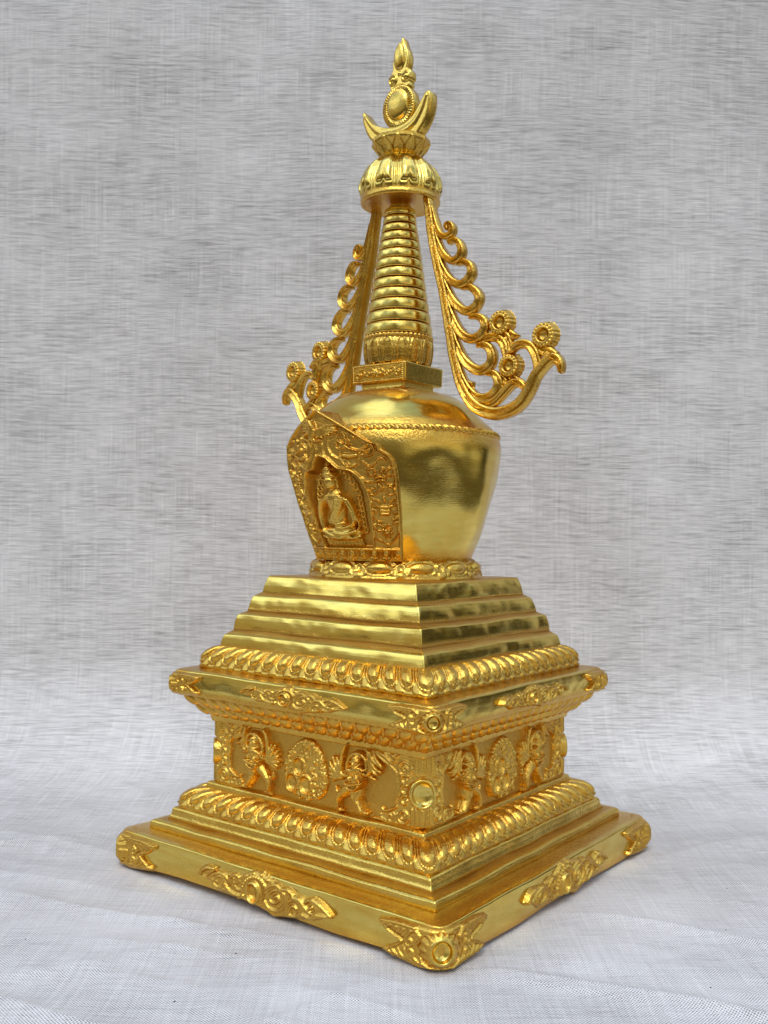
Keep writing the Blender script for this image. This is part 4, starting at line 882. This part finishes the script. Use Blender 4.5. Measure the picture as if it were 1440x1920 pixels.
def make_wing(name,label):
    V=[];F=[]
    rr=random.Random(4)
    for i,(pts,w) in enumerate(WING):
        v,f=sweep(pts,[a*1.24 for a in w],.0280-.0006*i,0,8)
        o=len(V); V+=v; F+=[tuple(a+o for a in q) for q in f]
    V=np.array(V)
    d=.0012*fbm(V[:,0]*25,V[:,1]*25,V[:,2]*25,2); V[:,1]+=d; V[:,0]+=d
    ob=mesh_list(name,V,F,GOLD,ST,.12,sharp=42,label=label)
    for (x,z),s in zip(ROSETTES,(1.05,1.05,.98)):
        g=HF(-.085,.085,-.085,.085,.0034)
        R=.062*s
        d=np.hypot(g.U,g.V); a=np.arctan2(g.V,g.U)
        out=R*(1+.035*np.cos(18*a)); prof=np.clip((out-d)/.012,0,1)
        g.H=.050*np.sqrt(1-(1-prof)**2)*(d<out)
        g.H=g.H+(d<out)*(.007*(np.cos(18*a)*.5+.5)*np.clip(1-abs(d-R*.80)/(R*.22),0,1))
        inn=d<R*.56
        g.H=np.where(inn,.052-.030*np.sqrt(np.clip(1-(d/(R*.52))**2,0,1)),g.H)
        ringm=np.abs(d-R*.56); g.H=np.where(ringm<R*.08,.055,g.H)
        g.blur(1)
        rs=g.build('rosette',lambda U,Vv,H:(x+U,.020-H,z+Vv),GOLD,ob,sink=.0,polish=None,rough=.0006)
    return ob
wing=make_wing('scroll_wing','right scroll wing curling outwards with three cupped rosettes')
left=wing.copy(); left.data=wing.data; C.objects.link(left); left.parent=ST
left['label']='left scroll wing curling outwards beside the ringed spire'
for ch in list(wing.children):
    c=ch.copy(); C.objects.link(c); c.parent=left
wing.rotation_euler=(0,0,0)
# the left wing is the right one turned about the spire and flipped front to back
left.scale=(-1,1,1); left.rotation_euler=(0,0,math.radians(-9))

# ================================================================ cloth sweep
def cloth():
    hd=np.array([math.cos(YAW),math.sin(YAW)]); ac=np.array([math.sin(YAW),-math.cos(YAW)])
    cam2=np.array([CAM.x,CAM.y])
    W=5.8; D0=1.0; Dw=7.35; Rr=.75; top=9.0
    # profile along the sheet: floor, curved rise, wall
    fl=np.concatenate([np.linspace(D0,2.4,20,endpoint=False),np.linspace(2.4,Dw-Rr,330)])
    a=np.linspace(0,PI/2,70)[1:]; cu=[(Dw-Rr+Rr*math.sin(t),Rr*(1-math.cos(t))) for t in a]
    wl=[(Dw,z) for z in np.linspace(Rr,top,200)[1:]]
    prof=np.array([(x,0.) for x in fl]+cu+wl)
    s=np.concatenate([[0],np.cumsum(np.hypot(*np.diff(prof,axis=0).T))])
    xa=np.concatenate([np.linspace(-W,-2.6,30,endpoint=False),np.linspace(-2.6,2.6,380),np.linspace(2.6,W,30)[1:]])
    A,Sx=np.meshgrid(xa,s)
    D=prof[:,0][:,None]+0*A; Z=prof[:,1][:,None]+0*A
    # folds of the floor part
    X=cam2[0]+D*hd[0]+A*ac[0]; Y=cam2[1]+D*hd[1]+A*ac[1]
    dist=np.maximum(np.maximum(np.abs(X),np.abs(Y))-.99,0)          # distance from the plinth
    free=sm(.0,.35,dist)
    wx=X+.25*vnoise(X*1.1+3,Y*1.1,0*X); wy=Y+.25*vnoise(X*1.1+8,Y*1.1+5,0*X)
    def ridge(px,py,freq,seed,pw=3):
        v=vnoise(px*freq+seed,py*freq*.28+seed,0*px+seed*.37); return np.clip(1-np.abs(v)*2.2,0,1)**pw
    ca,sa=math.cos(.35),math.sin(.35)
    P1,Q1=A*sa+D*ca,A*ca-D*sa
    ca2,sa2=math.cos(-.45),math.sin(-.45); P2,Q2=A*sa2+D*ca2,A*ca2-D*sa2
    n1=.12*vnoise(A*.9,D*.9,0*A+5)
    f=.024*ridge(P1+n1,Q1*.6,1.4,2.3)+.020*ridge(P2+n1,Q2*.6,1.7,7.9)+.010*ridge(P1+n1*.5,Q1+.5,5,4.1,2)+.014*(fbm(A*1.3,D*1.9,0*A,3)+.6)
    floorness=sm(1.2,.0,Z)*sm(Dw+.1,Dw-1.0,D)
    f=f*(.18+.82*free)*floorness
    wallf=(1-floorness)*.060*fbm(A*.55+.8*vnoise(A*.2,Z*.4,0*A),Z*.18,0*A+3,3)+(1-floorness)*.008*fbm(A*1.1,Z*2.2,0*A+7,3)
    Zf=Z+f-.014; X=X-hd[0]*wallf; Y=Y-hd[1]*wallf
    V=np.stack([X,Y,Zf],-1).reshape(-1,3); n,m=A.shape
    F=grid_faces(n,m,flip=False)
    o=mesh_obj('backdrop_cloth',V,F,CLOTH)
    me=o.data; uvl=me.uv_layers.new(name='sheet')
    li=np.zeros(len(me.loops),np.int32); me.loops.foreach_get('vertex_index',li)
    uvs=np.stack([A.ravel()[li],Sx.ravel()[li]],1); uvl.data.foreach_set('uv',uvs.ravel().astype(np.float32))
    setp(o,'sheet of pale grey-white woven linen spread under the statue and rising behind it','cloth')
    return o
CL=cloth()
def lint():
    hd=np.array([math.cos(YAW),math.sin(YAW)]); ac=np.array([math.sin(YAW),-math.cos(YAW)])
    me=CL.data; co_=np.zeros(len(me.vertices)*3); me.vertices.foreach_get('co',co_); co_=co_.reshape(-1,3)
    rr=random.Random(9); V=[];F=[]
    spots=[(-.73,3.55,.006),(-.57,3.95,.004),(-1.45,4.05,.004),(1.68,4.75,.004),(1.50,4.25,.005),(1.25,3.7,.004)]
    for a,d_,r_ in spots:
        x,y=CAM.x+d_*hd[0]+a*ac[0],CAM.y+d_*hd[1]+a*ac[1]
        k=np.argmin((co_[:,0]-x)**2+(co_[:,1]-y)**2+(co_[:,2]>1)*9); z=co_[k][2]+.003
        an=rr.uniform(0,3.1); l,w_=r_*rr.uniform(.8,1.5),r_*.45; o=len(V)
        for q in range(6):
            t=TH*q/6; px_,py_=l*math.cos(t),w_*math.sin(t)
            V.append((x+px_*math.cos(an)-py_*math.sin(an),y+px_*math.sin(an)+py_*math.cos(an),z-.003))
        V.append((x,y,z+.002))
        F+=[(o+q,o+(q+1)%6,o+6) for q in range(6)]
    m=bpy.data.materials.new('dark_lint'); m.use_nodes=True; m.node_tree.nodes['Principled BSDF'].inputs['Base Color'].default_value=(.05,.035,.025,1); m.node_tree.nodes['Principled BSDF'].inputs['Roughness'].default_value=.9
    o=mesh_list('lint',V,F,m,None,0); setp(o,kind='stuff',label='scattered dark specks of lint lying on the floor part of the cloth',cat='lint')
lint()

# ================================================================ world and light
sc=bpy.context.scene
w=bpy.data.worlds.new('World'); sc.world=w; w.use_nodes=True; nt=w.node_tree; nt.nodes.clear(); L=nt.links.new
SUN_EL,SUN_AZ=math.radians(55),math.radians(-62)
out=N(nt,'ShaderNodeOutputWorld'); bg=N(nt,'ShaderNodeBackground'); L(bg.outputs[0],out.inputs[0])
sky=N(nt,'ShaderNodeTexSky'); sky.sky_type='NISHITA'; sky.sun_disc=False; sky.sun_elevation=SUN_EL; sky.sun_rotation=PI/2-SUN_AZ; sky.dust_density=3
sv=N(nt,'ShaderNodeVectorMath',operation='SCALE'); L(sky.outputs[0],sv.inputs[0]); sv.inputs['Scale'].default_value=.10
tc=N(nt,'ShaderNodeTexCoord'); sep=N(nt,'ShaderNodeSeparateXYZ'); L(tc.outputs['Generated'],sep.inputs[0])
def wn(scale,detail,mp=(1,1,1)):
    q=N(nt,'ShaderNodeMapping'); q.inputs['Scale'].default_value=mp; L(tc.outputs['Generated'],q.inputs[0])
    n=N(nt,'ShaderNodeTexNoise'); n.inputs['Scale'].default_value=scale; n.inputs['Detail'].default_value=detail; L(q.outputs[0],n.inputs['Vector']); return n.outputs['Fac']
def wmr(s,a,b,c,d):
    n=N(nt,'ShaderNodeMapRange'); n.clamp=True; L(s,n.inputs[0])
    for i,v in zip((1,2,3,4),(a,b,c,d)): n.inputs[i].default_value=v
    return n.outputs[0]
def wmix(f,a,b):
    n=N(nt,'ShaderNodeMix',data_type='RGBA'); 
    L(f,n.inputs[0])
    for i,v in ((6,a),(7,b)):
        if isinstance(v,tuple): n.inputs[i].default_value=v
        else: L(v,n.inputs[i])
    return n.outputs[2]
def wmath(op,a,b):
    n=N(nt,'ShaderNodeMath',operation=op)
    for i,v in enumerate((a,b)):
        if isinstance(v,(int,float)): n.inputs[i].default_value=v
        else: L(v,n.inputs[i])
    return n.outputs[0]
# thin cloud veil over the blue sky
veil=wmix(wmr(wn(2.2,6),.46,.56,0,1),(.58,.80,1.20,1),(1.85,2.22,2.95,1))
skyc=wmix(wmr(wn(1.7,3),.3,.7,.55,.95),sv.outputs[0],veil)
# unseen surroundings shaped for the reflections: walls, trees, bright patches, uneven skyline
line=wmath('ADD',wmath('MULTIPLY',wmath('SUBTRACT',wn(3.0,3,(1,1,.2)),.5),1.1),.34)
up=wmath('SUBTRACT',sep.outputs[2],line)
wallc=wmix(wmr(wn(4.2,5,(1,1,.6)),.47,.54,0,1),(.015,.015,.01,1),(.25,.235,.20,1))
# the side to the left of the camera is open and bright, the right is shaded
side=wmath('ADD',wmath('MULTIPLY',sep.outputs[0],-.75),wmath('MULTIPLY',sep.outputs[1],-.35))
wallb=wmix(wmr(side,-.4,.6,0,1),wallc,(.44,.40,.32,1))
wallb=wmix(wmath('MULTIPLY',wmr(sep.outputs[0],.55,.85,0,1),wmr(wn(3.1,4),.40,.50,.15,1)),wallb,(.75,.70,.58,1))  # bright opening added on this side to brighten the vase's reflection
wallb=wmix(wmr(sep.outputs[2],-.12,-.02,0,1),(.12,.11,.09,1),wallb)
env=wmix(wmr(up,-.04,.10,0,1),wallb,skyc)
L(env,bg.inputs[0]); bg.inputs[1].default_value=1.0
sun=bpy.data.lights.new('sun','SUN'); so=bpy.data.objects.new('sun',sun); C.objects.link(so)
sun.energy=1.15; sun.angle=math.radians(26); sun.color=(1,.97,.93)
dv=Vector((math.cos(SUN_EL)*math.cos(SUN_AZ),math.cos(SUN_EL)*math.sin(SUN_AZ),math.sin(SUN_EL)))
so.rotation_euler=dv.to_track_quat('Z','Y').to_euler()
sc.view_settings.view_transform='Standard'; sc.view_settings.look='None'; sc.view_settings.gamma=1; sc.view_settings.exposure=0
try: sc.view_settings.use_curve_mapping=False
except Exception: pass
sc.render.engine='CYCLES'
sc.cycles.use_denoising=True; sc.cycles.max_bounces=8; sc.cycles.glossy_bounces=6; sc.cycles.diffuse_bounces=4
sc.cycles.use_adaptive_sampling=True
try: sc.cycles.blur_glossy=.2; sc.cycles.sample_clamp_indirect=6
except Exception: pass
